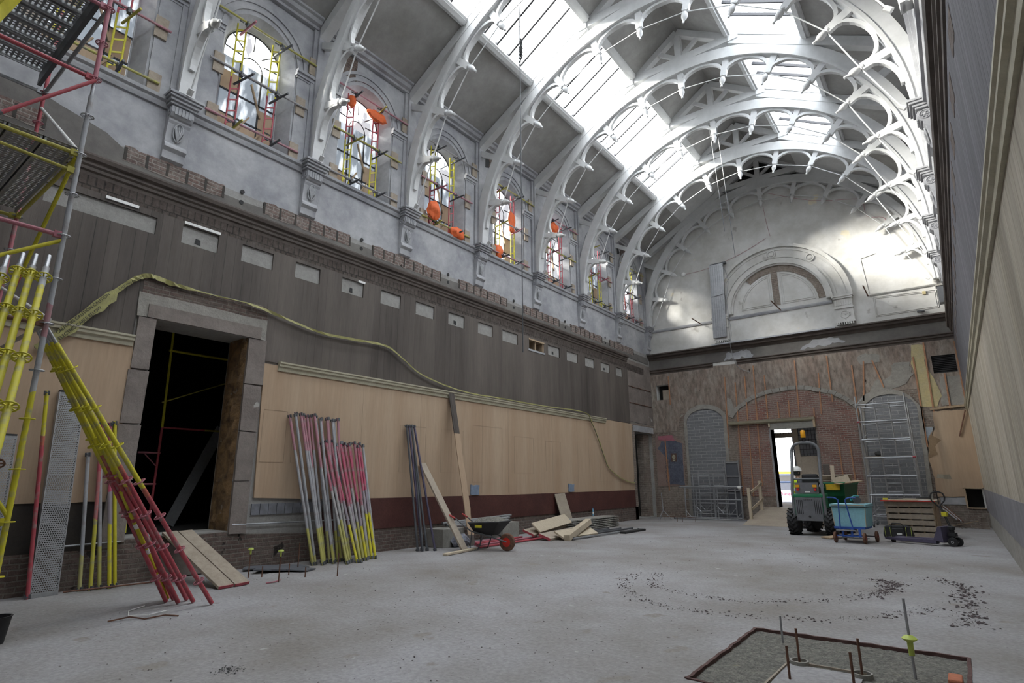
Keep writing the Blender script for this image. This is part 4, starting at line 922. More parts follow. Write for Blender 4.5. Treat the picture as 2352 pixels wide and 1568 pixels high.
# ------------------------------------------------------------------ planks, boards
def plank(nm, a, b, w, th, mt, label, side=(0, 1, 0), cat='plank', edge=None):
    a = Vector(a); b = Vector(b); d = (b-a).normalized(); s = Vector(side); s = (s-d*s.dot(d)).normalized(); n = d.cross(s)
    vs = []
    for p in (a, b):
        for u, v in ((-1, -1), (1, -1), (1, 1), (-1, 1)): vs.append(p+s*(u*w/2)+n*(v*th/2)-a)
    k = MB().add(vs, [(0,1,2,3),(7,6,5,4),(0,4,5,1),(1,5,6,2),(2,6,7,3),(3,7,4,0)])
    if edge:
        t = empty(nm, a); k.build('board', mt, t)
        e = MB().beam(-s*(w/2)-d*.004, s*(w/2)-d*.004, .008, th*1.05, n); e.build('end_band', edge, t)
        tag(t, label, cat); return t
    o = k.build(nm, mt, None, bevel=.004); o.location = a; tag(o, label, cat); return o
plank('scaffold_board', (1.75, 4.58, .03), (.02, 4.42, .72), .23, .038, 'board', 'left of two scaffold boards ramped up to the dark doorway', cat='board', edge='red')
plank('scaffold_board', (1.72, 4.84, .03), (.02, 4.67, .72), .23, .038, 'board', 'right of two scaffold boards ramped up to the dark doorway', cat='board', edge='red')
o = plank('leaning_plank', (1.48, 10.12, .02), (.09, 10.06, 1.96), .20, .045, 'ply', 'grey weathered plank leaning beside the wheelbarrow', (0, 1, 0))
t = empty('split_plank', (.95, 10.98, .0)); tag(t, 'tall plank split dark and tan leaning against the tan wall', 'plank')
a = Vector((0, 0, .02)); b = Vector((-.87, .06, 3.9)); m1 = a.lerp(b, .70)
pts = []; rnd = random.Random(2); d = (b-a).normalized()
def strip(nm, mt, p, q, wob):
    k = MB(); N = 16; vs = []
    for i in range(N+1):
        c = p.lerp(q, i/N); w = .10; j = rnd.uniform(-.018, .018)*wob
        for y, x in ((-w+j*.3, -.012), (w+j, -.012), (w+j, .012), (-w+j*.3, .012)): vs.append(c+Vector((x, y, 0)))
    fs = [(i*4+e, i*4+(e+1) % 4, i*4+4+(e+1) % 4, i*4+4+e) for i in range(N) for e in range(4)]+[(0, 1, 2, 3), (N*4+3, N*4+2, N*4+1, N*4)]
    return k.add(vs, fs).build(nm, mt, t)
strip('tan_length', 'hessian', a.lerp(b, .06), m1, 1); strip('dark_length', 'boards_brown', m1, b, 0); strip('dark_foot', 'boards_brown', a, a.lerp(b, .06), 0)
plank('grey_board', (.42, 16.35, .02), (.08, 16.30, 1.12), .62, .03, 'ply', 'wide grey board standing against the oxblood dado', cat='board')
# heap in the middle
plank('off_cut', (1.35, 13.1, .30), (1.0, 15.3, .42), .34, .04, 'wood_pale', 'pale off-cut board on top of the timber heap', (.75, 0, -.7), 'board')
plank('off_cut', (1.25, 12.9, .18), (.8, 15.2, .24), .34, .05, 'board', 'board with a red end under the pale board of the heap', (.9, 0, -.35), 'board', edge='red')
plank('off_cut', (1.7, 13.0, .09), (1.5, 15.4, .13), .36, .06, 'ply', 'worn board at the bottom of the timber heap', (.9, 0, -.3), 'board', edge='red')
plank('off_cut', (1.95, 13.3, .13), (2.15, 14.8, .16), .36, .05, 'wood_pale', 'broken board at the front of the timber heap', (.85, 0, -.4), 'board')
plank('square_timber', (2.2, 13.3, .07), (2.0, 14.8, .40), .17, .15, 'wood_pale', 'pale square timber pointing up from the heap', (1, 0, 0), 'timber')
plank('off_cut', (.75, 12.0, .03), (.95, 12.9, .03), .2, .04, 'slate', 'grey board end lying beside the red tubes', (1, 0, 0), 'board')
plank('off_cut', (1.75, 9.2, .03), (1.55, 10.4, .03), .12, .04, 'wood_pale', 'short batten on the floor left of the wheelbarrow', (1, 0, 0), 'board')
for i in range(6):
    pole((1.50-.12*i, 10.6+.1*i, .035+.03*(i % 2)), (1.42-.14*i, 13.4-.15*i, .035+.03*(i % 2)), 'pink' if i % 3 else 'red', 'red scaffold tube lying behind the wheelbarrow, %s from the front' % ORD[i], 'red tubes lying on the floor', ends=False)
for i in range(3):
    pole((.45-.12*i, 10.7, .45+.03*i), (.40-.1*i, 13.1+.2*i, .48+.05*i), 'alu', 'white metal pole lying on the concrete blocks, %s from the front' % ORD[i], 'metal poles resting on the blocks', .035, 'metal_pole', cat='pole')
def block(a, b, label, mt='board', nm='concrete_block', cat='block'):
    o = MB().box((0, 0, 0), (b[0]-a[0], b[1]-a[1], b[2]-a[2])).build(nm, mt, None, bevel=.012); o.location = a; return tag(o, label, cat)
P['conc'] = mat('block_concrete', (.33, .32, .29), .9, var=(.25, .24, .22), vs=3, bump=.2)
block((.12, 10.2, 0), (.72, 10.95, .42), 'large concrete block against the left wall near the wheelbarrow', 'conc')
block((.12, 12.75, 0), (.5, 13.5, .42), 'smaller concrete block behind the red tubes', 'conc')
o = MB().path([(.74, 10.5, .0), (.80, 10.6, .08), (.85, 10.75, .1), (.9, 10.9, .03)], [.10, .16, .15, .08], 9).build('crumpled_plastic_sheet', mat('crumpled_grey_plastic', (.30, .32, .38), .35, var=(.12, .12, .15), vs=14, bump=.6, bs=8)); o.location.z = .06; tag(o, 'crumpled grey plastic beside the concrete block', 'plastic sheet')
# stacks of grid panels and galvanised tubes
st_ = empty('panel_stack', (.35, 15.3, 0)); tag(st_, 'low stack of grey ribbed decking near the far left doorway', 'panel stack')
for j in range(6):
    k = MB().box((0, 0, .02+j*.058), (.62, 3.4, .052+j*.058)); 
    for q in range(34): k.box((.62, q*.1+.02, .02+j*.058), (.635, q*.1+.07, .05+j*.058))
    k.build('deck_panel', 'conc', st_)
b_ = empty('water_bottle', (.40, 19.6, 0)); b_.location.z = .37; b_.location.y = 17.9
tag(b_, 'clear blue water bottle standing on the ribbed deck stack', 'bottle')
MB().lathe([(.0, 0), (.034, 0), (.036, .02), (.036, .15), (.03, .19), (.013, .22), (.013, .235)], (0, 0, 0), n=14).build('bottle', plain('blue_bottle', (.20, .42, .60), .15), b_, smooth=True)
MB().lathe([(.015, .235), (.015, .255)], (0, 0, 0), n=10).build('cap', 'blue', b_); MB().lathe([(.037, .06), (.037, .12)], (0, 0, 0), n=14).build('bottle_label', 'white', b_)
for i in range(7):
    pole((2.25-.13*i, 13.5+.1*i, .04+.04*(i % 2)), (2.35-.13*i, 17.3-.15*i, .04+.04*(i % 2)), 'darkgrey' if i % 2 else 'alu', 'galvanised tube lying before the ribbed deck stack, %s from the front' % ORD[i], 'galvanised tubes lying on the floor')
o = block((2.35, 16.0, 0), (2.55, 17.4, .06), 'dark channel section lying on the floor by the galvanised tubes', 'black', 'steel_channel', 'steel section')
# ------------------------------------------------------------------ starter bars, slates and the floor recess on the left
def stud(x, y, h, cap=False, label='', z0=0, mt='rust', group=None):
    t = empty('starter_bar', (x, y, z0)); tag(t, label, 'bar', group); MB().tube((0, 0, 0), (0, 0, h), .010, 8).build('bar', mt, t, smooth=True)
    if cap:
        k = MB(); k.lathe([(.014, 0), (.016, .06), (.018, .065), (.04, .07), (.046, .08), (.035, .10), (.0, .105)], (0, 0, h-.06), n=14); k.build('mushroom_cap', 'hivis_cap', t, smooth=True)
    return t
P['hivis_cap'] = plain('yellow_green_cap', (.52, .62, .12), .5)
stud(1.05, 5.30, .42, True, 'starter bar with yellow cap beside the boards, left of two'); stud(1.88, 5.34, .44, True, 'starter bar with yellow cap on the left, nearer the camera')
for i, (x, y, h) in enumerate([(1.18, 5.46, .17), (1.34, 5.85, .18), (1.77, 5.88, .16), (.9, 6.3, .45), (2.10, 6.27, .36)]): stud(x, y, h, False, ['short bare bar in front of the slates, left', 'short bare bar right of the nearer slate', 'short bare bar alone right of the slates', 'tall bare bar close to the brick base', 'tall bare bar nearest the tube bundle'][i], group='bare rusty bars near the slates')
k = MB().prism(ragged([(0, -.1), (.5, -.05), (.85, -.2), (1.0, .1), (.6, .42), (.05, .35)], .02, .1, 3), lambda q: (q[0]-.5, q[1], 0), lambda q: (q[0]-.5, q[1], .02)); o = k.build('slate_sheet', 'slate'); o.location = (.98, 6.0, .03); o.rotation_euler = (0, .05, 1.0); tag(o, 'black slate-like sheet lying nearer the camera', 'sheet')
k = MB().prism(ragged([(0, -.1), (.5, -.05), (1.1, -.1), (1.0, .25), (.5, .32), (.05, .25)], .02, .1, 4), lambda q: (q[0]-.5, q[1], 0), lambda q: (q[0]-.5, q[1], .02)); o = k.build('slate_sheet', 'slate'); o.location = (.52, 6.05, .02); o.rotation_euler = (0, .03, 1.1); tag(o, 'black slate-like sheet lying against the brick base', 'sheet')
k = MB(); rnd = random.Random(6)
k.path([(2.15, 3.35, .01), (2.35, 3.1, .015), (2.62, 3.0, .01), (2.8, 3.15, .02), (2.68, 3.4, .01)], .006, 5)
o = k.build('white_string', 'white'); tag(o, 'white string lying on the floor by the leaning standards', 'string')
k = MB(); k.path([(2.75, 2.75, .01), (2.8, 2.95, .03), (2.95, 3.05, .01), (2.98, 3.25, .02), (3.1, 3.35, .01)], .009, 5); o = k.build('bent_wire', 'rust'); tag(o, 'bent rusty wire on the floor by the leaning standards', 'wire')
k = MB(); k.path([(1.85, 5.15, .012), (1.9, 5.25, .02), (1.83, 5.33, .012), (1.8, 5.42, .02)], .010, 5); o = k.build('barrier_tape', 'pink'); tag(o, 'scrap of red and white tape beside the starter bars', 'tape')
# recess frame bottom right
fr = empty('floor_recess_frame', (X0, Y0, 0)); tag(fr, 'timber-edged square recess of gravel with upright bolts in the floor', 'floor recess')
def fk(mb, nm, mt): o = mb.build(nm, mt, fr); o.matrix_parent_inverse = Matrix.Translation(fr.location).inverted(); return o
P['edge'] = mat('red_brown_edge', (.085, .038, .034), .8, var=(.15, .085, .075), vs=6, bump=.3)
P['gravel'] = mat('grey_gravel', (.42, .40, .35), .95, var=(.20, .20, .185), vs=26, bump=.6, bs=60, fine=.4, spots=[((.45, .41, .30), .60, 1.6)])
rnd = random.Random(8)
def edge(a, b):
    a = Vector(a); b = Vector(b); k = MB(); N = 22; vs = []; d = (b-a).normalized(); s = Vector((-d.y, d.x, 0))
    for i in range(N+1):
        c = a.lerp(b, i/N); j = rnd.uniform(-.005, .005)
        for u, z in ((-.014, -.16), (.014, -.16), (.014, .008), (-.014, .008)): vs.append(c+s*(u+j)+Vector((0, 0, z+j*.6)))
    fs = [(i*4+e, i*4+(e+1) % 4, i*4+4+(e+1) % 4, i*4+4+e) for i in range(N) for e in range(4)]+[(0, 1, 2, 3), (N*4+3, N*4+2, N*4+1, N*4)]
    fk(k.add(vs, fs), 'edge_board', 'edge')
edge((X0, Y1, 0), (X1, Y1, 0)); edge((X0, Y0, 0), (X0, Y1, 0)); edge((X1, Y0, 0), (X1, Y1, 0)); edge((X0, Y0, 0), (X1, Y0, 0))
g = MB(); n = 90; vs = []
for i in range(n+1):
    for j in range(n+1):
        x = X0+(X1-X0)*i/n; y = Y0+(Y1-Y0)*j/n; inr = 9.15 < x < 9.75 and 5.05 < y < 5.72
        h = -.022+.012*mnoise.noise(Vector((x*3, y*3, 0)))+.008*mnoise.noise(Vector((x*25, y*25, 1))); h = -.03 if inr else h
        vs.append((x, y, h))
g.add(vs, [(i*(n+1)+j, (i+1)*(n+1)+j, (i+1)*(n+1)+j+1, i*(n+1)+j+1) for i in range(n) for j in range(n)]); fk(g, 'gravel_bed', 'gravel')
fk(MB().box((9.17, 5.05, -.06), (9.73, 5.70, -.016)), 'smooth_pad', 'floor')
for a, b in (((9.15, 5.0, -.012), (9.17, 5.74, -.012)), ((9.17, 5.74, -.012), (9.75, 5.74, -.012))): fk(MB().beam(a, b, .016, .02), 'pad_lip', 'board')
def sleeve(x, y):
    k = MB(); k.lathe([(.075, -.06), (.075, .012), (.06, .012), (.058, -.03), (.0, -.035)], (x, y, 0), n=18); fk(k, 'sleeve', 'conc')
    stud(x, y, .30, False, 'rusty bolt in a concrete sleeve, %s in the gravel recess' % ('left one' if x < 9.5 else 'right one'), -.04)
sleeve(9.25, 5.74); sleeve(9.72, 5.68)
stud(8.98, 6.36, .27, False, 'grey bar at the far left of the gravel recess', -.05, 'galv'); stud(9.27, 5.28, .26, False, 'rusty bar standing left of the smooth pad', -.04); stud(9.70, 5.38, .26, False, 'rusty bar standing right of the smooth pad', -.04)
t = stud(10.06, 5.86, .62, False, 'tall bar with yellow-green cap at the right of the gravel recess', -.05, 'galv')
k = MB(); k.lathe([(.02, .20), (.022, .30), (.05, .315), (.055, .325), (.03, .345), (.0, .35)], (0, 0, 0), n=16); k.build('mushroom_cap', 'hivis_cap', t, smooth=True)
o = block((10.27, 5.78, -.05), (10.36, 5.98, .04), 'orange brick piece at the right edge of the recess', mat('orange_brick', (.5, .18, .10), .9), 'brick', 'brick')
# ------------------------------------------------------------------ tyre-track soil, crumbs (uncountable)
def scatter(name, label, path, n, wid, s0, s1, mt='clod'):
    rnd = random.Random(len(name)*7+n); k = MB(); P_ = [Vector(q) for q in path]; seg = [(P_[i+1]-P_[i]).length for i in range(len(P_)-1)]; T = sum(seg)
    ico = [(0, 0, 1), (.9, 0, .2), (.28, .85, .25), (-.72, .53, .2), (-.72, -.53, .25), (.28, -.85, .2), (0, 0, -.3)]
    fcs = [(0, 1, 2), (0, 2, 3), (0, 3, 4), (0, 4, 5), (0, 5, 1), (6, 2, 1), (6, 3, 2), (6, 4, 3), (6, 5, 4), (6, 1, 5)]
    for _ in range(n):
        u = rnd.random()*T; i = 0
        while i < len(seg)-1 and u > seg[i]: u -= seg[i]; i += 1
        c = P_[i].lerp(P_[i+1], u/seg[i]); w = wid[i] if isinstance(wid, (list, tuple)) else wid
        x = c.x+rnd.gauss(0, w); y = c.y+rnd.gauss(0, w); s = s0*(s1/s0)**(rnd.random()**2.2); a = rnd.random()*6.3
        if X0-.05 < x < X1+.05 and Y0 < y < Y1+.05: continue
        if x > W-.1 or x < .1: continue
        j = [rnd.uniform(.6, 1.3) for _ in ico]
        k.add([(x+s*j[q]*(v[0]*cos(a)-v[1]*sin(a)), y+s*j[q]*(v[0]*sin(a)+v[1]*cos(a)), max(-.001, .004+s*.55*v[2]*j[q])) for q, v in enumerate(ico)], fcs)
    o = k.build(name, mt); o['kind'] = 'stuff'; o['label'] = label; o['category'] = 'soil crumbs'; return o
IN = [(6.3, 9.5, 0), (6.74, 8.42, 0), (7.2, 8.12, 0), (8.12, 7.98, 0), (9.0, 8.68, 0), (9.47, 9.67, 0), (9.58, 10.67, 0), (9.18, 10.96, 0)]
OU = [(6.0, 9.2, 0), (6.38, 8.16, 0), (7.0, 7.4, 0), (7.53, 7.14, 0), (8.35, 7.17, 0), (9.18, 7.51, 0), (9.74, 8.17, 0), (10.12, 9.01, 0)]
scatter('soil_crumbs', 'curved inner line of dark soil crumbs left by tyres on the floor', IN, 620, .075, .004, .022)
scatter('soil_crumbs', 'curved outer line of dark soil crumbs left by tyres on the floor', OU, 620, .075, .004, .022)
scatter('soil_clods', 'dense patch of dark clods at the right end of the inner curve', [(9.40, 9.3, 0), (9.55, 10.0, 0), (9.58, 10.67, 0), (9.25, 10.95, 0)], 360, .08, .006, .034)
scatter('soil_clods', 'dense patch of dark clods nearest the right wall', [(10.45, 8.0, 0), (10.45, 8.9, 0), (10.45, 9.74, 0), (10.4, 11.03, 0), (10.0, 11.54, 0)], 430, .09, .006, .038)
scatter('grit', 'fine dark grit scattered all over the concrete floor', [(1.5, 8, 0), (5, 5, 0), (6, 9, 0), (8, 13, 0), (6, 17, 0), (4, 12, 0)], 1500, 1.6, .003, .016)
scatter('grit', 'fine grit on the floor close to the camera', [(3, 3, 0), (6, 3, 0), (8, 4.5, 0), (5, 5, 0)], 500, .8, .003, .012)
scatter('black_chips', 'small heap of black chips near the bottom edge of the picture', [(5.45, 2.70, 0), (5.60, 2.74, 0)], 160, .05, .003, .012, 'black')
# ------------------------------------------------------------------ cable wrapped in yellow tape along the left wall
CB = [(.09, 2.2, 3.45), (.10, 2.35, 3.61), (.09, 2.84, 4.28), (.08, 3.18, 4.71), (.07, 3.36, 4.90), (.07, 3.54, 4.98), (.07, 3.75, 4.96), (.07, 3.96, 4.93), (.08, 4.6, 4.90), (.09, 5.37, 4.90), (.10, 6.1, 4.78), (.10, 6.92, 4.66), (.10, 7.8, 4.68), (.10, 8.73, 4.70), (.10, 9.3, 4.46), (.10, 9.90, 4.18), (.12, 11.03, 3.97), (.12, 12.0, 3.91), (.12, 12.88, 3.92), (.12, 15.36, 3.92), (.12, 18.02, 3.95), (.10, 18.6, 3.6), (.09, 19.07, 3.02), (.08, 19.45, 2.45), (.08, 19.83, 1.99), (.08, 20.8, 1.62), (.08, 21.82, 1.45), (.08, 22.0, 1.6)]
cbl = empty('taped_cable', CB[0]); tag(cbl, 'long cable wrapped in yellow caution tape slung along the left wall', 'cable')
def ck(mb, nm, mt, **kw): o = mb.build(nm, mt, cbl, **kw); o.matrix_parent_inverse = Matrix.Translation(cbl.location).inverted(); return o
def smoothpts(pts, n=4):
    pts = [Vector(q) for q in pts]; out = []
    for i in range(len(pts)-1):
        a, b, c, d = pts[max(0, i-1)], pts[i], pts[i+1], pts[min(len(pts)-1, i+2)]
        for k_ in range(n):
            t = k_/n; out.append(.5*((2*b)+(c-a)*t+(2*a-5*b+4*c-d)*t*t+(3*b-a-3*c+d)*t**3))
    return out+[pts[-1]]
SPT = smoothpts(CB, 5)
ck(MB().path(SPT, .016, 7), 'cable', 'slate', smooth=True)
rnd = random.Random(3); k = MB(); n = len(SPT); vs = []; prev = None
for i, p in enumerate(SPT):
    a = SPT[max(0, i-1)]; b = SPT[min(n-1, i+1)]; d = (b-a).normalized(); u = Vector((1, 0, 0)).cross(d).normalized()
    Yp = p.y
    w = .085 if Yp < 3.0 else (.04 if Yp < 3.9 else (.012 if 4.3 < Yp < 5.3 else (.027 if Yp < 9 else .018)))
    w *= rnd.uniform(.75, 1.15); tw_ = rnd.uniform(-.4, .4) if Yp > 3.2 else 0
    u2 = (u*cos(tw_)+Vector((1, 0, 0))*sin(tw_)); off = Vector((.022, 0, 0))
    vs += [p+off+u2*w-u*w*.5, p+off-u2*w-u*w*.5]
fs = [(2*i, 2*i+1, 2*i+3, 2*i+2) for i in range(n-1)]; k.add(vs, fs)
tp = ck(k, 'caution_tape', 'tape'); tp.modifiers.new('thick', 'SOLIDIFY').thickness = .004
def text(s, size, M, mt, par, nm='lettering', ext=.001):
    cu = bpy.data.curves.new('t', 'FONT'); cu.body = s; cu.size = size; cu.extrude = ext; cu.align_x = 'CENTER'; cu.align_y = 'CENTER'
    to = bpy.data.objects.new('t', cu); me = bpy.data.meshes.new_from_object(to); me.materials.clear(); me.materials.append(P[mt])
    o = bpy.data.objects.new(nm, me); COL.objects.link(o); bpy.data.objects.remove(to); bpy.data.curves.remove(cu)
    if par: o.parent = par; o.matrix_parent_inverse = par.matrix_basis.inverted()
    o.matrix_world = M; o.matrix_basis = M; return o
def frame(o, x, y, z=None):
    x = Vector(x).normalized(); y = Vector(y); y = (y-x*y.dot(x)).normalized(); z = x.cross(y); m_ = Matrix((x, y, z)).transposed().to_4x4(); m_.translation = Vector(o); return m_
for s, c in (('CAUTION CAUTION CAUTION', (.128, 2.70, 4.095)), ('ELECTRIC CABLE BELOW', (.128, 2.68, 3.93))):
    text(s, .068, frame(c, (0, .50, .67), (0, -.67, .5)), 'printed', cbl)
text('CAUTION CAUTION', .05, frame((.125, 3.27, 4.76), (0, .5, .5), (0, -.5, .5)), 'printed', cbl)
# ------------------------------------------------------------------ checker target sheet on the wall
tg = empty('survey_target', (.002, 3.15, 9.02)); tag(tg, 'white survey target sheet with black quadrants by the first window', 'target sheet')
MB().box((0, -.105, -.15), (.003, .105, .15)).build('sheet', 'paper', tg)
k = MB()
for a0 in (0, pi): k.prism([(0, 0)]+[(.068*cos(a0+pi/2*j/8), .068*sin(a0+pi/2*j/8)) for j in range(9)], FX(.004), FX(.006))
k.build('quadrants', 'printed', tg)
# ------------------------------------------------------------------ window scaffolds
def window_scaffold(c, i, bay):
    rnd = random.Random(40+i)
    t = empty('window_scaffold', (0, c, 8.4)); tag(t, 'ladder beams and tubes clamped across the %s arched window from the left' % ORD[i], 'scaffold', 'scaffolds clamped over the arched windows')
    def wk(mb, nm, mt, **kw): o = mb.build(nm, mt, t, **kw); o.matrix_parent_inverse = Matrix.Translation(t.location).inverted(); return o
    pal = ['red', 'yellow'] if i in (0, 1, 2, 3, 4, 6, 7) else ['red', 'red']
    for s in (-1, 1):
        y = c-.43 if s < 0 else c+.36
        zt_ = 10.95; zj = 9.65
        for (z0, z1, mm) in ((8.48, zj, pal[(i+s) % 2]), (zj, zt_, pal[(i+s+1) % 2])):
            k = MB(); k.tube((-.10, y-.09, z0), (-.10, y-.09, z1), .018, 8); k.tube((-.10, y+.09, z0), (-.10, y+.09, z1), .018, 8)
            z = z0+.1
            while z < z1-.05: k.beam((-.10, y-.09, z), (-.10, y+.09, z+.10), .014, .03); z += .26
            wk(k, 'ladder_beam', mm)
        for z in (8.53, 9.68, 10.90):
            a = rnd.uniform(-.1, .1)
            wk(MB().tube((-.22, y+.03, z-.09), (.34, y+.06+a, z-.03), .0242, 10), 'short_tube', rnd.choice(['darkgrey', 'yellow_dim', 'pink', 'darkgrey']))
            k = MB(); k.box((.045, y-.0, z-.06), (.135, y+.055, z+.02)); k.lathe([(.016, 0), (.016, .09)], (.05, y+.04, z+.02), (0, 0, 1), 6); k.lathe([(.016, 0), (.016, .09)], (.10, y-.06, z-.03), (0, -1, 0), 6); k.ring((.09, y, z), (0, 1, .2), .042, .014, 10, 5)
            wk(k, 'coupler', 'darkgrey')
    for z, ext in ((8.53, (-1.0, 1.02)), (9.68, (-1.02, 1.10)), (10.92, (-1.05, 1.55))):
        a, b = c+ext[0]+rnd.uniform(-.05, .05), c+ext[1]+rnd.uniform(-.05, .05); mid = a+(b-a)*rnd.choice((.45, .55, 1))
        cc = rnd.sample(['pink', 'yellow_dim', 'darkgrey', 'galv'], 2)
        wk(MB().tube((.10, a, z), (.10, b, z+.03), .0242, 10), 'cross_tube', band_xt[(i+int(z)) % 3])
    for (y, z) in ((c-.88, 8.52), (c-.88, 9.68), (c+.92, 8.54), (c+.94, 9.72), (c+1.22, 10.9)):
        y = y+rnd.uniform(-.04, .04); k = MB(); k.box((.036, y-.10, z-.22), (.074, y+.11, z+.22)); wk(k, 'timber_pad', 'board')
    return t
band_xt = [band_mat('cross_tube_a', [(0, (.42, .38, .07)), (.9, K_)], axis=1), band_mat('cross_tube_b', [(0, (.2, .2, .21)), (.6, (.34, .33, .34))], axis=1), band_mat('cross_tube_c', [(0, K_), (.8, (.4, .37, .1))], axis=1)]
for i, c in enumerate(WC): window_scaffold(c, i, 0)
# orange sacking bundles
def sack(c, r, label, sd):
    rnd = random.Random(sd); k = MB(); n, m_ = 14, 10; vs = []
    for i in range(m_+1):
        th = pi*i/m_
        for j in range(n):
            ph = 2*pi*j/n; w = 1+.32*mnoise.noise(Vector((cos(ph)*1.6+sd, sin(ph)*1.6, th*1.7)))
            vs.append((r[0]*w*sin(th)*cos(ph), r[1]*w*sin(th)*sin(ph), r[2]*w*cos(th)))
    fs = [(i*n+j, i*n+(j+1) % n, (i+1)*n+(j+1) % n, (i+1)*n+j) for i in range(m_) for j in range(n)]
    o = k.add(vs, fs).build('orange_sack', 'orange', None, smooth=True); o.location = c; tag(o, label, 'sack'); return o
sack((-.02, 7.38, 10.72), (.1, .10, .16), 'orange sack at the top left of the second full window', 2)
sack((-.02, 8.17, 10.72), (.1, .33, .13), 'orange sacking draped at the top right of the second full window', 3)
sack((.19, 10.10, 8.78), (.14, .22, .26), 'orange sack bulging at the lower left of the third full window', 4)
sack((.08, 11.15, 8.50), (.14, .30, .17), 'orange sack on the sill at the right of the third full window', 5)
sack((-.08, 14.0, 10.0), (.06, .18, .36), 'orange sheet inside the upper right of the fourth full window', 6)
sack((.02, 13.15, 8.62), (.12, .20, .22), 'orange sack at the lower left of the fourth full window', 7)
sack((-.05, 16.5, 10.75), (.08, .35, .2), 'orange sacking across the top of the fifth full window', 8)
# ------------------------------------------------------------------ inside the side room
sr = empty('side_room_scaffold', (-1.9, 4.9, .66)); tag(sr, 'yellow and red scaffold frame standing in the dark side room', 'scaffold')
def sk(mb, nm, mt): o = mb.build(nm, mt, sr); o.matrix_parent_inverse = Matrix.Translation(sr.location).inverted(); return o
sk(MB().tube((-2, 4.87, 2.6), (-2, 4.82, 5.2), .0242, 8), 'standard', 'yellow'); sk(MB().tube((-2, 4.87, .66), (-2, 4.87, 2.6), .0242, 8), 'standard', 'red')
sk(MB().tube((-2, 4.8, 4.18), (-2, 6.5, 4.18), .0242, 8), 'ledger', 'yellow'); sk(MB().tube((-2, 4.87, 2.6), (-2, 5.7, 2.6), .02, 8), 'ledger', 'red'); sk(MB().tube((-2, 5.7, 2.6), (-2, 6.6, 2.6), .02, 8), 'ledger', 'yellow_dim')
sk(MB().tube((-3.4, 6.7, .66), (-3.4, 6.75, 5), .02, 8), 'standard', 'yellow_dim'); sk(MB().tube((-2, 4.5, 2.1), (-2, 4.9, 2.1), .02, 8).tube((-2, 4.6, 2.1), (-2, 4.85, 1.85), .012, 6), 'bracket', 'pink'); sk(MB().tube((-2, 4.5, 1.5), (-2, 4.9, 1.5), .02, 8), 'bracket', 'pink')
sk(MB().tube((-2, 4.8, 3.1), (-2, 6.6, 3.9), .014, 6), 'diagonal_brace', 'yellow_dim'); sk(MB().beam((-2.3, 5.35, .7), (-2.3, 6.2, 2.7), .03, .22, (0, 1, 0)), 'leaning_deck', 'mesh_deck')
sk(MB().tube((-.5, 3.95, .72), (-.9, 4.0, 2.1), .02, 8), 'tube', 'yellow')
# ------------------------------------------------------------------ silver scaffold frames at the end wall
def ladder_frame(w, h, rungs, mt='alu', r=.02, brace=True):
    k = MB()
    for x in (0, w): k.tube((x, 0, 0), (x, 0, h), r, 8)
    for z in rungs: k.tube((0, 0, z), (w, 0, z), r*.8, 8)
    if brace:
        z = rungs[0]; k.tube((0, 0, z+.25), (.22, 0, z), r*.6, 6); k.tube((w, 0, z+.25), (w-.22, 0, z), r*.6, 6)
    return k
def frame_thing(x, y, w, h, rungs, label, tilt=-.12, lay=False):
    t = empty('tower_frame', (x, y, .02)); tag(t, label, 'scaffold frame')
    for xx in (0, w): MB().tube((xx, 0, 0), (xx, 0, h), .026, 8).build('upright', 'alu', t, smooth=True)
    for z in rungs: MB().tube((0, 0, z), (w, 0, z), .020, 8).build('rung', 'alu', t, smooth=True)
    MB().tube((0, -.01, rungs[0]+.25), (.22, -.01, rungs[0]), .014, 6).tube((w, -.01, rungs[0]+.25), (w-.22, -.01, rungs[0]), .014, 6).build('corner_brace', 'alu', t)
    t.rotation_euler = (tilt, 0, 0); return t
frame_thing(1.72, 24.02, 1.30, 1.78, (.25, .75, 1.25, 1.72), 'silver frame standing at the back of the pile, left', -.02)
frame_thing(2.0, 23.92, .45, 1.76, (.3, .62, .95, 1.3, 1.7), 'narrow silver frame in the pile below the grey arch, left one', -.03)
frame_thing(2.62, 23.92, .45, 1.76, (.3, .62, .95, 1.3, 1.7), 'narrow silver frame in the pile below the grey arch, right one', -.03)
frame_thing(1.45, 23.75, 2.25, 1.22, (.05, .75, 1.2), 'long low silver guardrail frame at the front of the pile', -.04)
frame_thing(1.9, 23.8, .72, 1.22, (.2, .6, 1.0), 'small silver frame behind the long guardrail, left', -.04)
frame_thing(2.75, 23.83, .72, 1.2, (.2, .6, 1.0), 'small silver frame behind the long guardrail, right', -.04)
t = empty('platform_deck', (3.12, 24.05, .02)); tag(t, 'dark platform deck standing on end beside the silver frames', 'platform')
MB().box((.03, 0, .03), (.50, .03, 2.24)).build('board', 'slate', t); 
for xx in (0, .52): MB().box((xx-.02, -.03, 0), (xx+.02, .04, 2.28)).build('side_rail', 'alu', t)
for z in (.05, 1.1, 2.2, 1.65): MB().box((0, -.03, z-.02), (.52, .0, z+.03)).build('cross_bar', 'alu', t)
pole((1.2, 23.80, 1.268), (3.8, 23.82, 1.275), 'alu', 'silver pole laid across the top of the frame pile', None, .026, 'metal_pole', cat='pole')
pole((1.1, 23.3, .04), (4.0, 23.3, .04), 'alu', 'silver pole on the floor in front of the frames', None, .026, 'metal_pole', cat='pole')
o = sack((3.66, 23.78, 1.24), (.07, .05, .07), 'white rag hanging at the end of the top pole', 9); o.name = 'rag'; o.data.materials[0] = P['white']
t = empty('folding_stand', (.95, 22.6, 0)); tag(t, 'grey three-legged sign stand in front of the painted panel', 'stand')
MB().tube((0, 0, .35), (-.03, 0, 1.05), .022, 8).build('post', 'alu', t)
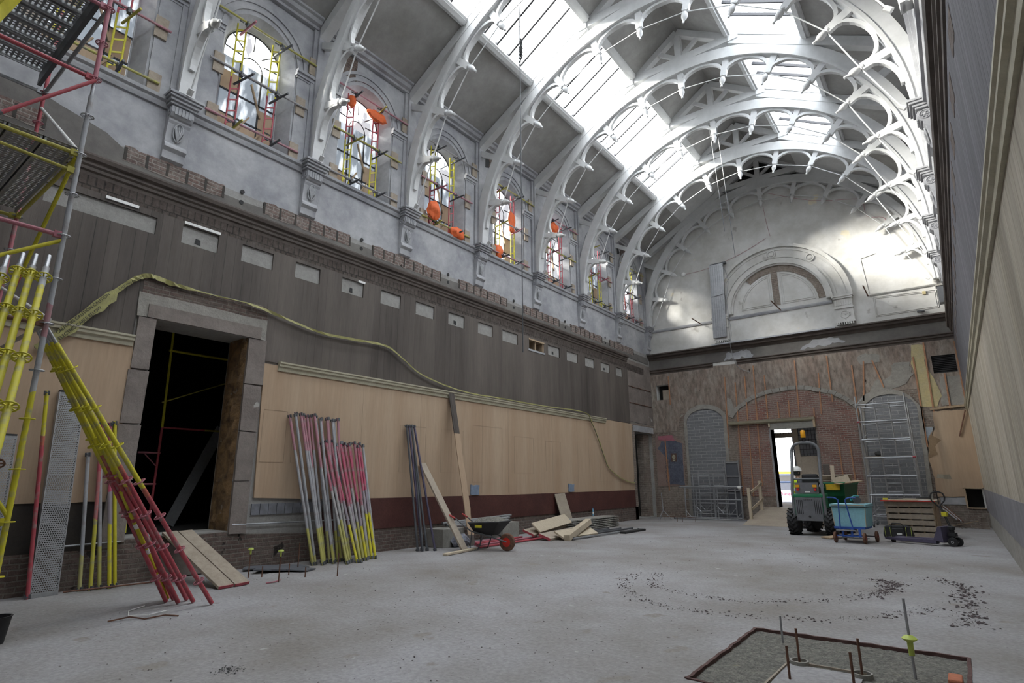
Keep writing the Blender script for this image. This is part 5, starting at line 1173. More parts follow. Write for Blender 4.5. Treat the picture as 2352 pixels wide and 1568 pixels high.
for a in (0.3, 2.4, 4.4): MB().tube((0, 0, .36), (.33*cos(a), .33*sin(a), .0), .014, 6).build('leg', 'alu', t)
for i, x in enumerate((1.55, 2.25)):
    t = empty('wire_stand', (x, 21.9, 0)); tag(t, 'small wire stand on the floor before the frames, %s one' % ('left', 'right')[i], 'stand'); MB().path([(-.25, 0, 0), (-.25, 0, .18), (-.05, 0, .18), (.25, 0, .16), (.25, 0, 0)], .009, 6).build('wire', 'rust', t)
# mobile tower at the right block arch
t = empty('mobile_tower', (8.15, 22.7, 0)); tag(t, 'tall silver mobile access tower before the right blocked arch', 'access tower')
w_, d_, H_ = 1.40, 1.1, 4.3
for x in (0, w_):
    for y in (0, d_):
        MB().tube((x, y, .12), (x, y, H_-(.25 if y else 0)), .026, 8).build('upright', 'alu', t, smooth=True)
        k = MB(); k.lathe([(.07, -.025), (.075, 0), (.07, .025)], (x, y, .075), (1, 0, 0), 14); k.beam((x, y, .08), (x, y, .16), .05, .05); k.build('castor', 'darkgrey', t)
for z in (.35, 1.02, 1.62, 2.22, 2.82, 3.42, 4.0):
    for y in (0, d_): MB().tube((0, y, z), (w_, y, z), .024, 8).build('horizontal', 'alu', t, smooth=True)
for x in (.52, .95, 1.35):
    MB().tube((x, .05 if x < 1.3 else d_, .4), (x, .05 if x < 1.3 else d_, 4.15), .022, 8).build('ladder_stile', 'alu', t, smooth=True)
for j in range(13): MB().tube((.52, .05, .55+j*.28), (.95, .05, .55+j*.28), .015, 6).build('ladder_rung', 'alu', t)
for j in range(11): MB().tube((0, d_, .6+j*.33), (.5, d_, .6+j*.33), .015, 6).tube((0, 0, 0), (0, 0, 0.001), .001, 3).build('ladder_rung', 'alu', t) if False else MB().tube((.08, d_, .6+j*.33), (.55, d_, .6+j*.33), .015, 6).build('ladder_rung', 'alu', t)
for j in range(4): MB().tube((0, 0, .4+j*1.2), (w_*.16, 0, .62+j*1.2), .012, 6).build('corner_brace', 'alu', t)
for a, b in (((0, 0, .4), (0, d_, 1.6)), ((w_, 0, 1.6), (w_, d_, 2.8)), ((0, d_, 2.2), (0, 0, 3.4)), ((w_, d_, .4), (w_, 0, 1.6))): MB().tube(a, b, .018, 6).build('diagonal_brace', 'alu', t)
MB().box((.05, .1, 2.22), (.52, d_-.1, 2.27)).build('platform', 'ply', t)
for p in ((0, 0, 3.42), (w_, 0, 2.22)): MB().lathe([(.034, -.04), (.034, .04)], p, (1, 0, 0), 10).build('red_clip', 'red', t)
o = sack((.40+8.15, 23.1, 2.36), (.10, .08, .08), 'dark tool bundle lying on the access tower platform', 10); o.name = 'tool_bundle'; o.data.materials[0] = P['printed']; o['category'] = 'tool bundle'
# ------------------------------------------------------------------ ramp and handrail
rp_ = MB(); rp_.prism([(21.35, .005), (L-.002, .50), (L-.002, 0), (21.35, 0)], lambda q: (4.35, q[0], q[1]), lambda q: (6.75, q[0], q[1])); o = rp_.build('ramp', 'ply'); tag(o, 'plywood ramp rising to the bright end doorway', 'ramp')
t = empty('timber_handrail', (4.42, 22.3, .15)); tag(t, 'pale timber handrail along the left side of the ramp', 'handrail')
for y, z0 in ((0, -.12), (1.55, .13)): MB().box((-.05, y-.05, z0), (.05, y+.05, z0+1.22)).build('post', 'wood_pale', t)
for dz in (1.0, .42): MB().beam((.035, -.05, dz-.1), (.035, 1.75, dz+.25), .03, .1).build('rail', 'wood_pale', t)
t = empty('door_shelf', (4.95, L-.2, 3.75)); tag(t, 'cream moulded shelf board over the end doorway', 'shelf')
o = MB().sweep([(0, -.05), (.10, -.05), (.18, 0), (.20, .05), (.22, .08), (0, .08)], (-1.58, .16, .02), (1.60, .16, .02), (0, -1, 0)); o.build('moulding', 'cream', t)
MB().box((-.02, .05, -.30), (1.60, .13, -.05)).build('fascia_board', 'conc', t)
MB().box((-.06, .02, -.20), (.0, .14, -.04)).build('bracket', 'wood_pale', t); MB().box((1.55, .0, -.28), (1.62, .14, .12)).build('bracket', 'wood', t)
# ------------------------------------------------------------------ wiring, duct, rods on the end wall
du = empty('metal_duct', (3.48, L-.1, 7.4)); tag(du, 'galvanised metal duct upright left of the arch relief', 'duct')
k = MB(); k.prism([(3.22, 10.75), (3.80, 10.75), (3.66, 7.46), (3.10, 7.46)], FY(L-.18), FY(L-.28)); o = k.build('duct_front', 'galv', du); o.matrix_parent_inverse = Matrix.Translation(du.location).inverted()
k = MB()
for i in range(6): k.beam((3.27+i*.09, L-.29, 10.7), (3.15+i*.09, L-.29, 7.5), .012, .012)
k.beam((3.2, L-.3, 9.3), (3.74, L-.3, 9.35), .02, .02); o = k.build('duct_ribs', 'galv', du); o.matrix_parent_inverse = Matrix.Translation(du.location).inverted()
k = MB().box((3.22, L-.22, 10.75), (3.9, L-.05, 10.82)); o = k.build('duct_bracket', 'darkgrey', du); o.matrix_parent_inverse = Matrix.Translation(du.location).inverted()
def wire(pts, r, mt, label, nm='wire', cat='wire'): o = MB().path(smoothpts(pts, 4), r, 5).build(nm, mt); return tag(o, label, cat)
wire([(3.75, L-.3, 10.7), (3.95, L-.25, 10.0), (3.8, L-.25, 9.0), (3.85, L-.2, 7.6), (3.8, L-.36, 7.1), (3.9, L-.1, 6.2), (4.4, L-.1, 5.85)], .012, 'galv', 'grey cable looping down beside the metal duct')
wire([(5.65, L-.04, 13.0), (5.70, L-.02, 12.2), (5.78, L-.02, 11.55)], .006, 'pink', 'thin red wire hanging down to the top of the relief')
wire([(5.9, L-.3, 13.4), (7.5, L-.15, 12.6), (8.9, L-.04, 12.25), (9.25, L-.04, 12.15)], .007, 'pink', 'thin red wire slanting to the round alarm box')
wire([(9.26, L-.03, 12.0), (9.3, L-.02, 11.4), (9.8, L-.02, 11.2), (10.0, L-.02, 10.85), (10.9, L-.02, 10.9)], .007, 'pink', 'thin red wire running from the alarm box to the right')
wire([(1.9, L-.02, 10.7), (3.2, L-.04, 10.75), (4.6, L-.02, 11.1), (5.6, L-.02, 11.5)], .007, 'pink', 'thin red wire across the wall above the duct')
for x, z, lb in ((9.26, 12.08, 'round white alarm box on the upper end wall, right'), (1.95, 10.72, 'round white alarm box on the upper end wall, left')):
    o = MB().lathe([(.10, 0), (.10, .04), (.06, .07), (.02, .08)], (0, 0, 0), (0, -1, 0), 16).build('alarm_box', 'white'); o.location = (x, L, z); tag(o, lb, 'alarm box')
RODL = (1.2, 1.65, 1.45)
for i, (x, z) in enumerate(((2.57, 8.23), (5.85, 8.25), (8.9, 8.25))):
    o = pole((x, L, z), (x-.0, L-RODL[i], z), 'rust', 'iron rod sticking out of the end wall, %s of three' % ('left', 'middle', 'right')[i], None, .022, 'wall_rod', False, 'rod')
o = MB().box((0, 0, 0), (.22, .1, .05)).build('wall_plate', 'darkgrey'); o.location = (10.3, L-.12, 7.32); tag(o, 'small grey plate resting on the ledge at the right', 'plate')
t = empty('wall_box', (10.98, 23.9, 7.45)); tag(t, 'grey metal box fixed high in the right corner of the end wall', 'box')
MB().box((0, 0, 0), (.22, .35, .62)).build('box', 'darkgrey', t); MB().box((-.03, -.03, .60), (.22, .38, .66)).build('lid', 'conc', t)
o = MB().box((0, 0, 0), (.10, .05, .12)).build('switch_box', 'yellow_plaster'); o.location = (10.55, L-.05, 7.95); tag(o, 'small cream box on the wall near the right corner', 'box')
# conduit stub low on the right
pole((10.82, L-.1, 2.9), (11.1, L-.12, 3.75), 'rust', 'short rusty pipe slanting at the right corner', None, .02, 'pipe', False, 'pipe')
# hanging ropes
def rope(p, q, label, knot=None):
    t = empty('hanging_rope', q); tag(t, label, 'rope'); d = Vector(p)-Vector(q); MB().tube((0, 0, 0), d, .011, 6).build('rope', 'darkgrey', t)
    if knot:
        k = MB(); r_ = random.Random(1)
        for j in range(5): k.path([(0, 0, knot+.2-j*.08), (.05, .03, knot+.1-j*.1), (-.04, .02, knot-.05-j*.1), (.02, 0, knot-.2-j*.06)], .02, 5)
        k.build('knot', 'black', t)
    return t
rope((3.81, 9.24, 13.45), (3.81, 9.24, 4.1), 'long rope with a dark knot hanging before the left wall', 7.5)
rope((5.70, 18.2, 14.1), (5.85, 18.3, 8.6), 'right of two thin ropes hanging before the end wall'); rope((5.45, 18.2, 14.1), (5.60, 18.3, 9.6), 'left of two thin ropes hanging before the end wall')
# ------------------------------------------------------------------ wheelbarrow
t = empty('wheelbarrow', (1.78, 10.55, 0), radians(10)); tag(t, 'black wheelbarrow with red grips heaped with grey rubble', 'wheelbarrow')
k = MB(); A = [(-.36, -.27, .60), (.46, -.32, .64), (.46, .32, .64), (-.36, .27, .60)]; B = [(-.24, -.15, .36), (.22, -.17, .34), (.22, .17, .34), (-.24, .15, .36)]
k.add(A+B, [(4, 5, 6, 7), (0, 1, 5, 4), (1, 2, 6, 5), (2, 3, 7, 6), (3, 0, 4, 7)]); o = k.build('tray', 'black', t); o.modifiers.new('thick', 'SOLIDIFY').thickness = .006
MB().path([Vector(q) for q in A], .012, 6, True).build('rim', 'darkgrey', t)
k = MB(); n = 12; vs = []
for i in range(n+1):
    for j in range(n+1):
        u, v = i/n, j/n; x = -.34+.78*u; y = (-.26+.52*v); e = min(u, 1-u, v, 1-v)*4; vs.append((x, y, .585+.05*u+.11*min(1, e)*(1-.5*((u-.45)**2+(v-.5)**2))+.02*mnoise.noise(Vector((x*9, y*9, 0)))))
k.add(vs, [(i*(n+1)+j, (i+1)*(n+1)+j, (i+1)*(n+1)+j+1, i*(n+1)+j+1) for i in range(n) for j in range(n)]); k.build('rubble_load', 'gravel', t)['kind'] = 'stuff'
for s in (-1, 1):
    h = MB().path([(.55, s*.10, .20), (.2, s*.20, .31), (-.3, s*.24, .42), (-.72, s*.27, .70)], .016, 8).build('handle', 'darkgrey', t, smooth=True)
    MB().path([(-.70, s*.268, .685), (-.86, s*.28, .76)], .021, 8).build('grip', 'redgrip', h) if 'redgrip' in P else None
    MB().path([(.02, s*.21, .34), (-.08, s*.22, .10), (-.12, s*.22, .02), (-.20, s*.22, .015), (-.32, s*.22, .03), (-.28, s*.22, .42)], .014, 8).build('leg', 'darkgrey', t, smooth=True)
w = empty('wheel'); w.parent = t; w.location = (.52, 0, .19)
k = MB(); k.lathe([(.09, -.045), (.17, -.04), (.19, -.02), (.19, .02), (.17, .04), (.09, .045)], (0, 0, 0), (0, 1, 0), 24); k.build('tyre', 'rust', w, smooth=True)
MB().lathe([(.10, -.05), (.03, -.055), (.03, .055), (.10, .05)], (0, 0, 0), (0, 1, 0), 18).build('hub', 'redlens', w)
MB().box((-.15, -.305, .50), (.02, -.285, .56)).build('yellow_plate', 'yellow', t)
# ------------------------------------------------------------------ dumper
D = empty('site_dumper', (7.12, 18.25, 0)); tag(D, 'small green and grey site dumper with loaded skip and roll bar', 'dumper')
def wheel(x, y, r=.36, w=.28, rz=0):
    h = empty('wheel', (x, y, r)); h.parent = D; h.rotation_euler = (0, 0, rz)
    MB().lathe([(.17, -w/2), (r-.06, -w/2), (r-.02, -w/2+.04), (r-.02, w/2-.04), (r-.06, w/2), (.17, w/2)], (0, 0, 0), (1, 0, 0), 28).build('tyre', 'black', h, smooth=True)
    k = MB()
    for j in range(18):
        a = 2*pi*j/18
        for s in (-1, 1):
            b = a+(.0 if s < 0 else pi/18); p = Vector((s*w*.46, (r-.0)*cos(b), (r-.0)*sin(b))); q = Vector((0, (r)*cos(b+.28), (r)*sin(b+.28))); k.beam(p, q, .045, .03, Vector((0, cos(b), sin(b))))
    k.build('tread_lug', 'black', h)
    MB().lathe([(.17, -w*.3), (.05, -w*.34), (.05, w*.34), (.17, w*.3)], (0, 0, 0), (1, 0, 0), 18).build('hub', 'hub_y', h)
P['hub_y'] = plain('cream_wheel_hub', (.5, .45, .3)); 
for x in (-.47, .47): wheel(x, .28)
for x, y in ((-.24, 1.62), (.66, 1.50)): wheel(x, y, .36, .28, radians(-18))
k = MB(); k.prism([(-.36, .40), (.36, .40), (.38, 1.05), (-.38, 1.05)], lambda q: (q[0], 0, q[1]), lambda q: (q[0], .78, q[1])); k.build('engine_housing', 'green', D, bevel=.02)
k = MB(); k.box((-.39, -.03, 1.04), (.39, .80, 1.13)); k.build('bonnet', 'green', D, bevel=.02)
MB().box((-.345, -.03, .40), (.345, -.002, 1.03)).build('rear_grille', 'greyp', D, bevel=.01)
k = MB()
for s in (-1, 1):
    for j in range(4): k.box((s*(.16+j*.045)-.008, -.036, .58), (s*(.16+j*.045)+.008, -.029, .96))
k.build('grille_slot', 'black', D); MB().lathe([(.03, 0), (.03, .012)], (0, -.03, .52), (0, -1, 0), 12).build('tow_hole', 'black', D)
MB().box((-.30, -.04, 1.14), (.30, .02, 1.44)).build('light_board', 'greyp', D)
for s in (-1, 1):
    MB().box((s*.22-.05, -.08, 1.31), (s*.22+.05, -.04, 1.38)).build('indicator_lamp', 'amber', D); MB().lathe([(.035, 0), (.035, .04)], (s*.22, -.04, 1.25), (0, -1, 0), 12).build('tail_lamp', 'redlens', D)
MB().box((-.05, -.05, 1.17), (.08, -.04, 1.2)).build('number_plate', 'white', D)
k = MB(); q = [(-.40, .02, .38), (-.39, .02, 1.2), (-.37, .1, 1.5), (-.36, .38, 2.30)]+[(-.36+.25-.25*cos(a), .40, 2.32+.25*sin(a)) for a in [pi/2*j/6 for j in range(7)]]+[(.11+.25*sin(a), .40, 2.32+.25*cos(a)) for a in [pi/2*j/6 for j in range(7)]]+[(.37, .1, 1.5), (.39, .02, 1.2), (.40, .02, .38)]
k.path(q, .042, 10).build('roll_bar', 'greyp', D, smooth=True); MB().tube((-.36, .12, 1.54), (.36, .12, 1.54), .028, 8).build('roll_bar_brace', 'greyp', D)
MB().box((-.22, .55, 1.14), (.24, .95, 1.32)).build('seat', 'black', D, bevel=.04); MB().box((-.20, .50, 1.34), (.24, .60, 1.68)).build('seat_back', 'black', D, bevel=.05)
k = MB(); k.ring((.05, 1.15, 1.5), (0, -.6, .8), .18, .015, 20, 6); k.tube((.05, 1.15, 1.5), (.08, 1.35, 1.1), .02, 8); k.build('steering_wheel', 'black', D)
bc = MB().lathe([(.03, 0), (.03, .10), (.055, .12), (.055, .14)], (0, .42, 2.58), n=12).build('beacon_stem', 'black', D); MB().lathe([(.065, 0), (.07, .02), (.065, .19), (.04, .22), (0, .225)], (0, .42, 2.72), n=16).build('beacon_lens', 'amber', D, smooth=True)
k = MB(); k.box((-.30, .75, .38), (.30, 1.6, .62)); k.build('chassis', 'darkgrey', D)
# skip, turned right with the front half
S = empty('skip'); S.parent = D; S.location = (.48, 1.68, 0); S.rotation_euler = (0, 0, radians(-12))
def skiploop(z, y0_, y1_, hw): return [(-hw, y0_, z), (hw, y0_, z), (hw, y1_, z), (-hw, y1_, z)]
k = MB(); a = skiploop(.66, -.16, .35, .22); b = skiploop(1.05, -.34, .60, .35); c = skiploop(1.42, -.38, .75, .37)
k.add(a+b+c, [(0, 1, 2, 3)]+[(i, (i+1) % 4, 4+(i+1) % 4, 4+i) for i in range(4)]+[(4+i, 4+(i+1) % 4, 8+(i+1) % 4, 8+i) for i in range(4)]); o = k.build('tub', 'darkgreen', S); o.modifiers.new('thick', 'SOLIDIFY').thickness = .012
k = MB().path([Vector(q) for q in c], .022, 6, True).build('rim', 'green', S)
MB().box((-.12, -.395, 1.22), (.26, -.375, 1.39)).build('warning_plate', 'amber2', S); MB().box((-.32, -.395, 1.28), (-.18, -.375, 1.39)).build('white_sticker', 'white', S)
k = MB(); k.box((-.35, -.36, 1.35), (.35, .72, 1.39)); k.build('load_base', 'board', S)
text('TEREX', .085, frame((7.12, 18.205, .965), (1, 0, 0), (0, 0, 1)), 'printed', D)
# boards heaped in the skip (each can be lifted out)
def wpt(x, y, z): a = radians(-12); x, y = x*.72, y*.8; return (7.60+x*cos(a)-y*sin(a), 19.93+x*sin(a)+y*cos(a), z-.02)
for i, (p, q, w_, m_, lb) in enumerate([((-.55, -.5, 1.50), (.5, .8, 1.52), .3, 'board', 'lowest board in the dumper skip'), ((-.6, -.35, 1.56), (.6, .2, 1.60), .22, 'ply', 'dark board across the dumper skip'), ((-.5, -.1, 1.62), (.45, -.1, 1.66), .2, 'board', 'thin board on top of the heap in the skip'), ((.1, -.42, 1.45), (.62, -.12, 1.56), .26, 'wood_pale', 'pale board jutting right out of the skip'), ((.1, -.4, 1.40), (.05, -.2, 1.95), .10, 'wood_pale', 'pale stub of wood upright in the skip'), ((-.35, .2, 1.4), (-.40, .3, 2.0), .18, 'boards_brown', 'brown board upright in the skip'), ((.3, -.6, 1.42), (.8, .4, 1.5), .2, 'wood', 'tan board resting at the skip rim')]):
    plank('scrap_board', wpt(*p), wpt(*q), w_, .025, m_, lb, (1, .3, 0), 'board')
plank('scrap_board', (7.55, 17.55, .03), (7.85, 18.0, .05), .30, .03, 'wood', 'brown board lying on the floor between dumper and blue trolley', (1, 0, 0), 'board')
# ------------------------------------------------------------------ person
pr = empty('person', (6.36, 21.0, .002), radians(-60)); tag(pr, 'person in white hard hat and yellow vest standing beyond the dumper', 'person')
def skin(name, nodes, edges, radii, mt, sub=2):
    me = bpy.data.meshes.new(name); me.from_pydata(nodes, edges, []); me.materials.append(P[mt]); o = bpy.data.objects.new(name, me); COL.objects.link(o); o.parent = pr
    sk_ = o.modifiers.new('skin', 'SKIN'); lay = me.skin_vertices[0] if me.skin_vertices else None
    if lay is None:
        import bmesh; bm = bmesh.new(); bm.from_mesh(me); bm.verts.layers.skin.verify(); bm.to_mesh(me); bm.free(); lay = me.skin_vertices[0]
    for i, r in enumerate(radii): lay.data[i].radius = r if isinstance(r, tuple) else (r, r); lay.data[i].use_root = (i == 0)
    o.modifiers.new('sub', 'SUBSURF').levels = sub; o.modifiers['sub'].render_levels = sub
    sk_.use_smooth_shade = True
    return o
NB = [(0, 0, .98), (0, 0, 1.22), (0, 0, 1.40), (0, .01, 1.50), (0, .015, 1.57), (0, .025, 1.66), (0, .02, 1.75),
      (-.18, 0, 1.42), (-.24, .02, 1.14), (-.20, .16, .96), (-.18, .20, .88), (.18, 0, 1.42), (.24, .02, 1.14), (.20, .16, .96), (.18, .20, .88),
      (-.10, 0, .92), (-.11, .03, .50), (-.11, -.02, .10), (-.11, .13, .05), (.10, 0, .92), (.11, .03, .50), (.11, -.02, .10), (.11, .13, .05)]
EB = [(0, 1), (1, 2), (2, 3), (3, 4), (4, 5), (5, 6), (2, 7), (7, 8), (8, 9), (9, 10), (2, 11), (11, 12), (12, 13), (13, 14), (0, 15), (15, 16), (16, 17), (17, 18), (0, 19), (19, 20), (20, 21), (21, 22)]
RB_ = [(.15, .11), (.15, .11), (.15, .10), .05, .068, .088, .07, .06, .042, .032, .04, .06, .042, .032, .04, .085, .06, .045, .04, .085, .06, .045, .04]
skin('body', NB, EB, RB_, 'skin')
skin('trousers', [NB[0]]+[NB[i] for i in (15, 16, 17, 19, 20, 21)], [(0, 1), (1, 2), (2, 3), (0, 4), (4, 5), (5, 6)], [(.165, .125), .10, .078, .07, .10, .078, .07], 'darkgrey')
skin('jacket', [NB[i] for i in (1, 0, 2, 7, 8, 9, 11, 12, 13, 3)], [(0, 1), (0, 2), (2, 3), (3, 4), (4, 5), (2, 6), (6, 7), (7, 8), (2, 9)], [(.165, .125), (.165, .125), (.18, .125), .085, .062, .05, .085, .062, .05, .075], 'slate')
skin('hi_vis_vest', [(0, 0, 1.20), (0, 0, .90), (0, 0, 1.40), (0, 0, 1.49)], [(0, 1), (0, 2), (2, 3)], [(.205, .155), (.205, .155), (.235, .155), (.15, .12)], 'hivis')
MB().lathe([(.085, 1.57), (.094, 1.62), (.096, 1.70), (.09, 1.76), (0, 1.77)], (0, .005, 0), n=16).build('hair', 'printed', pr, smooth=True)
MB().lathe([(.20, 1.10), (.208, 1.12), (.208, 1.16), (.20, 1.18)], (0, 0, 0), n=20).build('reflective_band', 'paper', pr)
k = MB(); k.lathe([(.135, 0), (.13, .03), (.12, .08), (.085, .13), (.03, .155), (0, .157)], (0, .02, 1.70), n=20); k.lathe([(.0, -.004), (.15, -.004), (.15, .004), (.0, .006)], (0, .045, 1.705), n=20); k.build('hard_hat', 'white', pr, smooth=True)
k = MB(); k.lathe([(.0, 0), (.012, 0), (.016, .03), (.0, .035)], (0, .11, 1.64), (0, 1, -.2), 8)
for s in (-1, 1): k.lathe([(.0, 0), (.01, .002), (.0, .006)], (s*.035, .108, 1.67), (0, 1, 0), 8); k.lathe([(.018, 0), (.02, .012), (.0, .02)], (s*.09, .02, 1.65), (s, 0, 0), 8)
k.build('face_features', 'skin', pr)
for s in (-1, 1): MB().path([(s*.11, -.05, .05), (s*.11, .0, .055), (s*.11, .12, .05), (s*.11, .20, .04)], [.05, .06, .05, .035], 10).build('boot', 'black', pr, smooth=True)
pr.scale = (1.05, 1.05, 1.055)
# ------------------------------------------------------------------ blue trolley with pale blue box
T_ = empty('blue_trolley', (8.28, 17.05, 0), radians(-6)); tag(T_, 'blue four-wheeled trolley with tall handle beside the dumper', 'trolley')
MB().box((-.34, -.30, .33), (.34, .42, .38)).build('bed', 'blue', T_)
for x, y in ((-.32, -.35), (.32, -.35), (.42, .40), (-.30, .42)):
    w = empty('wheel'); w.parent = T_; w.location = (x, y, .13)
    MB().lathe([(.06, -.025), (.12, -.025), (.13, -.01), (.13, .01), (.12, .025), (.06, .025)], (0, 0, 0), (1, 0, 0), 20).build('tyre', 'rust', w, smooth=True)
    MB().lathe([(.06, -.02), (.02, -.03), (.02, .03), (.06, .02)], (0, 0, 0), (1, 0, 0), 14).build('hub', 'redlens', w)
for y in (-.35, .41): MB().tube((-.32, y, .13), (.42, y, .13), .014, 8).build('axle', 'darkgrey', T_)
for x in (-.15, .05, .22): MB().beam((x, -.33, .13), (x, -.30, .34), .05, .03).build('bracket', 'blue', T_)
MB().beam((-.3, -.34, .17), (.28, -.34, .17), .03, .03).build('cross_rail', 'blue', T_); MB().beam((-.28, -.36, .30), (.15, -.36, .30), .05, .03).build('tow_bar', 'galv', T_)
for s, x0_ in ((-1, -.19), (1, .10)):
    q = [(x0_, -.36, .30), (x0_+(.055 if s < 0 else -.075), -.44, .98)]; xt = q[1][0]
    q += [(xt, -.45, 1.02), (xt+s*.04, -.46, 1.06), (xt+s*.10, -.46, 1.08), (xt+s*.24, -.46, 1.08)]
    MB().path(q, .016, 8).build('handle', 'blue', T_, smooth=True)
bx = empty('storage_box', (8.30, 17.07, .38), radians(-6)); tag(bx, 'pale blue wooden box with lid on the blue trolley', 'box')
k = MB(); k.prism([(-.34, 0), (.34, 0), (.38, .46), (-.38, .46)], lambda q: (q[0], -.28, q[1]), lambda q: (q[0], .42, q[1])); k.build('box', 'lightblue', bx)
MB().box((-.37, -.29, .46), (.37, .42, .48)).build('painted_gap_shade', 'black', bx); MB().box((-.40, -.32, .48), (.40, .45, .54)).build('lid', 'lightblue', bx)  # black slab stands in for the shade between box and lid
for x in (-.36, .36): MB().beam((x*.95, -.287, .0), (x*1.04, -.287, .46), .03, .01).build('corner_batten', 'wood_pale', bx)
MB().beam((-.37, -.325, .51), (.37, -.325, .51), .03, .015).build('lid_edge', 'wood', bx)
sw = empty('circular_saw', (8.46, 17.05, .93), radians(20)); tag(sw, 'teal circular saw lying on the pale blue box', 'saw')
P['teal'] = plain('teal_plastic', (.02, .28, .30), .4)
MB().box((-.12, -.09, 0), (.14, .08, .008)).build('base_plate', 'galv', sw); MB().lathe([(.0, -.02), (.085, -.02), (.09, 0), (.085, .02), (.0, .022)], (0, 0, .085), (0, 1, 0), 20).build('blade_guard', 'darkgrey', sw)
MB().lathe([(.0, 0), (.045, 0), (.05, .03), (.05, .13), (.04, .15), (0, .152)], (-.02, .02, .10), (0, 1, 0), 16).build('motor', 'teal', sw, smooth=True); MB().path([(-.12, .03, .06), (-.13, .03, .14), (-.04, .03, .18), (.06, .03, .17)], .018, 8).build('handle', 'teal', sw, smooth=True)
# ------------------------------------------------------------------ slatted crate with boards on top
cr = empty('slatted_crate', (8.86, 19.1, 0), radians(-4)); tag(cr, 'big slatted timber crate behind the pallet truck', 'crate')
cw, cd, ch = 1.08, 1.15, .93
for s in range(6): z = .02+s*.155; MB().box((0, 0, z), (cw, .022, z+.12)).build('slat', 'board', cr)
for s in range(6): z = .02+s*.155; MB().box((0, cd-.022, z), (cw, cd, z+.12)).build('slat', 'board', cr)
MB().box((-.02, -.02, .80), (cw+.02, 0, .93)).build('slat', 'board', cr)
for x in (.02, .27, .52, .78, cw-.04): MB().box((x, .022, 0), (x+.04, .1, ch)).build('stile', 'wood', cr)
MB().box((cw-.02, .0, 0), (cw, cd, ch)).build('side_panel', 'wood', cr); MB().box((0, .0, 0), (.02, cd, ch)).build('side_panel', 'board', cr)
MB().beam((cw+.01, .06, .05), (cw+.01, .5, .9), .02, .08).build('brace', 'wood', cr)
tp_ = empty('table_board', (8.83, 19.05, .935), radians(-4)); tag(tp_, 'red-edged board laid over the slatted crate', 'board')
MB().box((-.04, -.06, 0), (1.17, 1.2, .03)).build('board', 'ply', tp_); MB().box((-.045, -.067, 0), (1.175, -.06, .03)).build('red_edge', 'redlens', tp_)
for i, (x, y, l_, w_, rz, m_, lb) in enumerate([(9.0, 19.2, .7, .12, 4, 'wood_pale', 'pale strip of wood nearest on the crate top'), (9.15, 19.5, .8, .16, -3, 'wood_pale', 'pale strip of wood across the middle of the crate top'), (9.25, 19.8, .6, .14, 6, 'wood_pale', 'pale strip of wood at the back of the crate top')]):
    o = MB().box((0, 0, 0), (l_, w_, .022)).build('wood_strip', m_); o.location = (x, y, .967); o.rotation_euler = (0, 0, radians(rz)); tag(o, lb, 'wood strip')
o = MB().box((0, 0, 0), (.24, .30, .008)).build('notepad', 'paper'); o.location = (9.62, 19.05, .967); o.rotation_euler = (0, 0, -.3); tag(o, 'white paper pad on the right of the crate top', 'paper')
o = MB().box((0, 0, 0), (.12, .05, .05)).build('tape_measure', 'yellow', None, bevel=.01); o.location = (8.83, 19.12, .967); tag(o, 'small yellow block at the left corner of the crate top', 'tool')
o = MB().lathe([(.10, 0), (.14, .03), (.13, .07), (.0, .09)], (0, 0, 0), n=14).build('cable_coil', 'black'); o.scale = (1.3, .7, .8); o.location = (9.72, 19.95, .967); tag(o, 'black coil of cable at the back corner of the crate top', 'cable')
# ------------------------------------------------------------------ tool bag
bg_ = empty('tool_bag', (9.12, 18.55, 0), radians(-4)); tag(bg_, 'black tool bag with yellow piping against the crate', 'bag')
k = MB(); k.prism([(-.30, 0), (.30, 0), (.33, .10), (.29, .30), (.24, .34), (-.24, .34), (-.30, .30), (-.34, .10)], lambda q: (q[0], -.10, q[1]), lambda q: (q[0], .12, q[1])); k.build('body', 'black', bg_, bevel=.03)
MB().box((-.12, -.14, .04), (.14, -.10, .28)).build('front_pocket', 'black', bg_, bevel=.02)
for x in (-.16, .18, -.28, .29): MB().path([(x, -.108, .02), (x*1.02, -.112, .30)], .005, 5).build('yellow_piping', 'hivis_cap', bg_)
MB().box((-.02, -.146, .12), (.09, -.141, .16)).build('reflective_label', 'white', bg_); MB().path([(-.15, -.10, .30), (-.1, -.12, .40), (.1, -.12, .40), (.15, -.10, .30)], .012, 6).build('handle', 'black', bg_)
# ------------------------------------------------------------------ pallet truck
J = empty('pallet_truck', (10.05, 17.35, 0), radians(155)); tag(J, 'dark purple hand pallet truck with raised looped handle', 'pallet truck')
for s in (-1, 1):
    k = MB(); k.prism([(.0, .05), (1.12, .06), (1.18, .09), (1.12, .12), (0, .14)], lambda q: (q[0], s*.19-.075, q[1]), lambda q: (q[0], s*.19+.075, q[1])); k.build('fork', 'purple', J, bevel=.006)
    MB().lathe([(.038, -.04), (.038, .04)], (1.0, s*.19, .038), (0, 1, 0), 14).build('load_roller', 'black', J)
k = MB(); k.prism([(-.16, .10), (.06, .12), (-.08, .44), (-.15, .44)], lambda q: (q[0], -.27, q[1]), lambda q: (q[0], .27, q[1])); k.build('head_frame', 'purple', J, bevel=.01)
k = MB(); k.lathe([(.05, 0), (.05, .24), (.07, .25), (.07, .31), (.04, .33)], (-.24, 0, .12), n=14); k.box((-.32, -.06, .22), (-.16, .06, .30)); k.build('hydraulic_pump', 'black', J)
MB().beam((-.26, -.1, .12), (-.26, .1, .12), .05, .05).build('steer_axle', 'black', J)
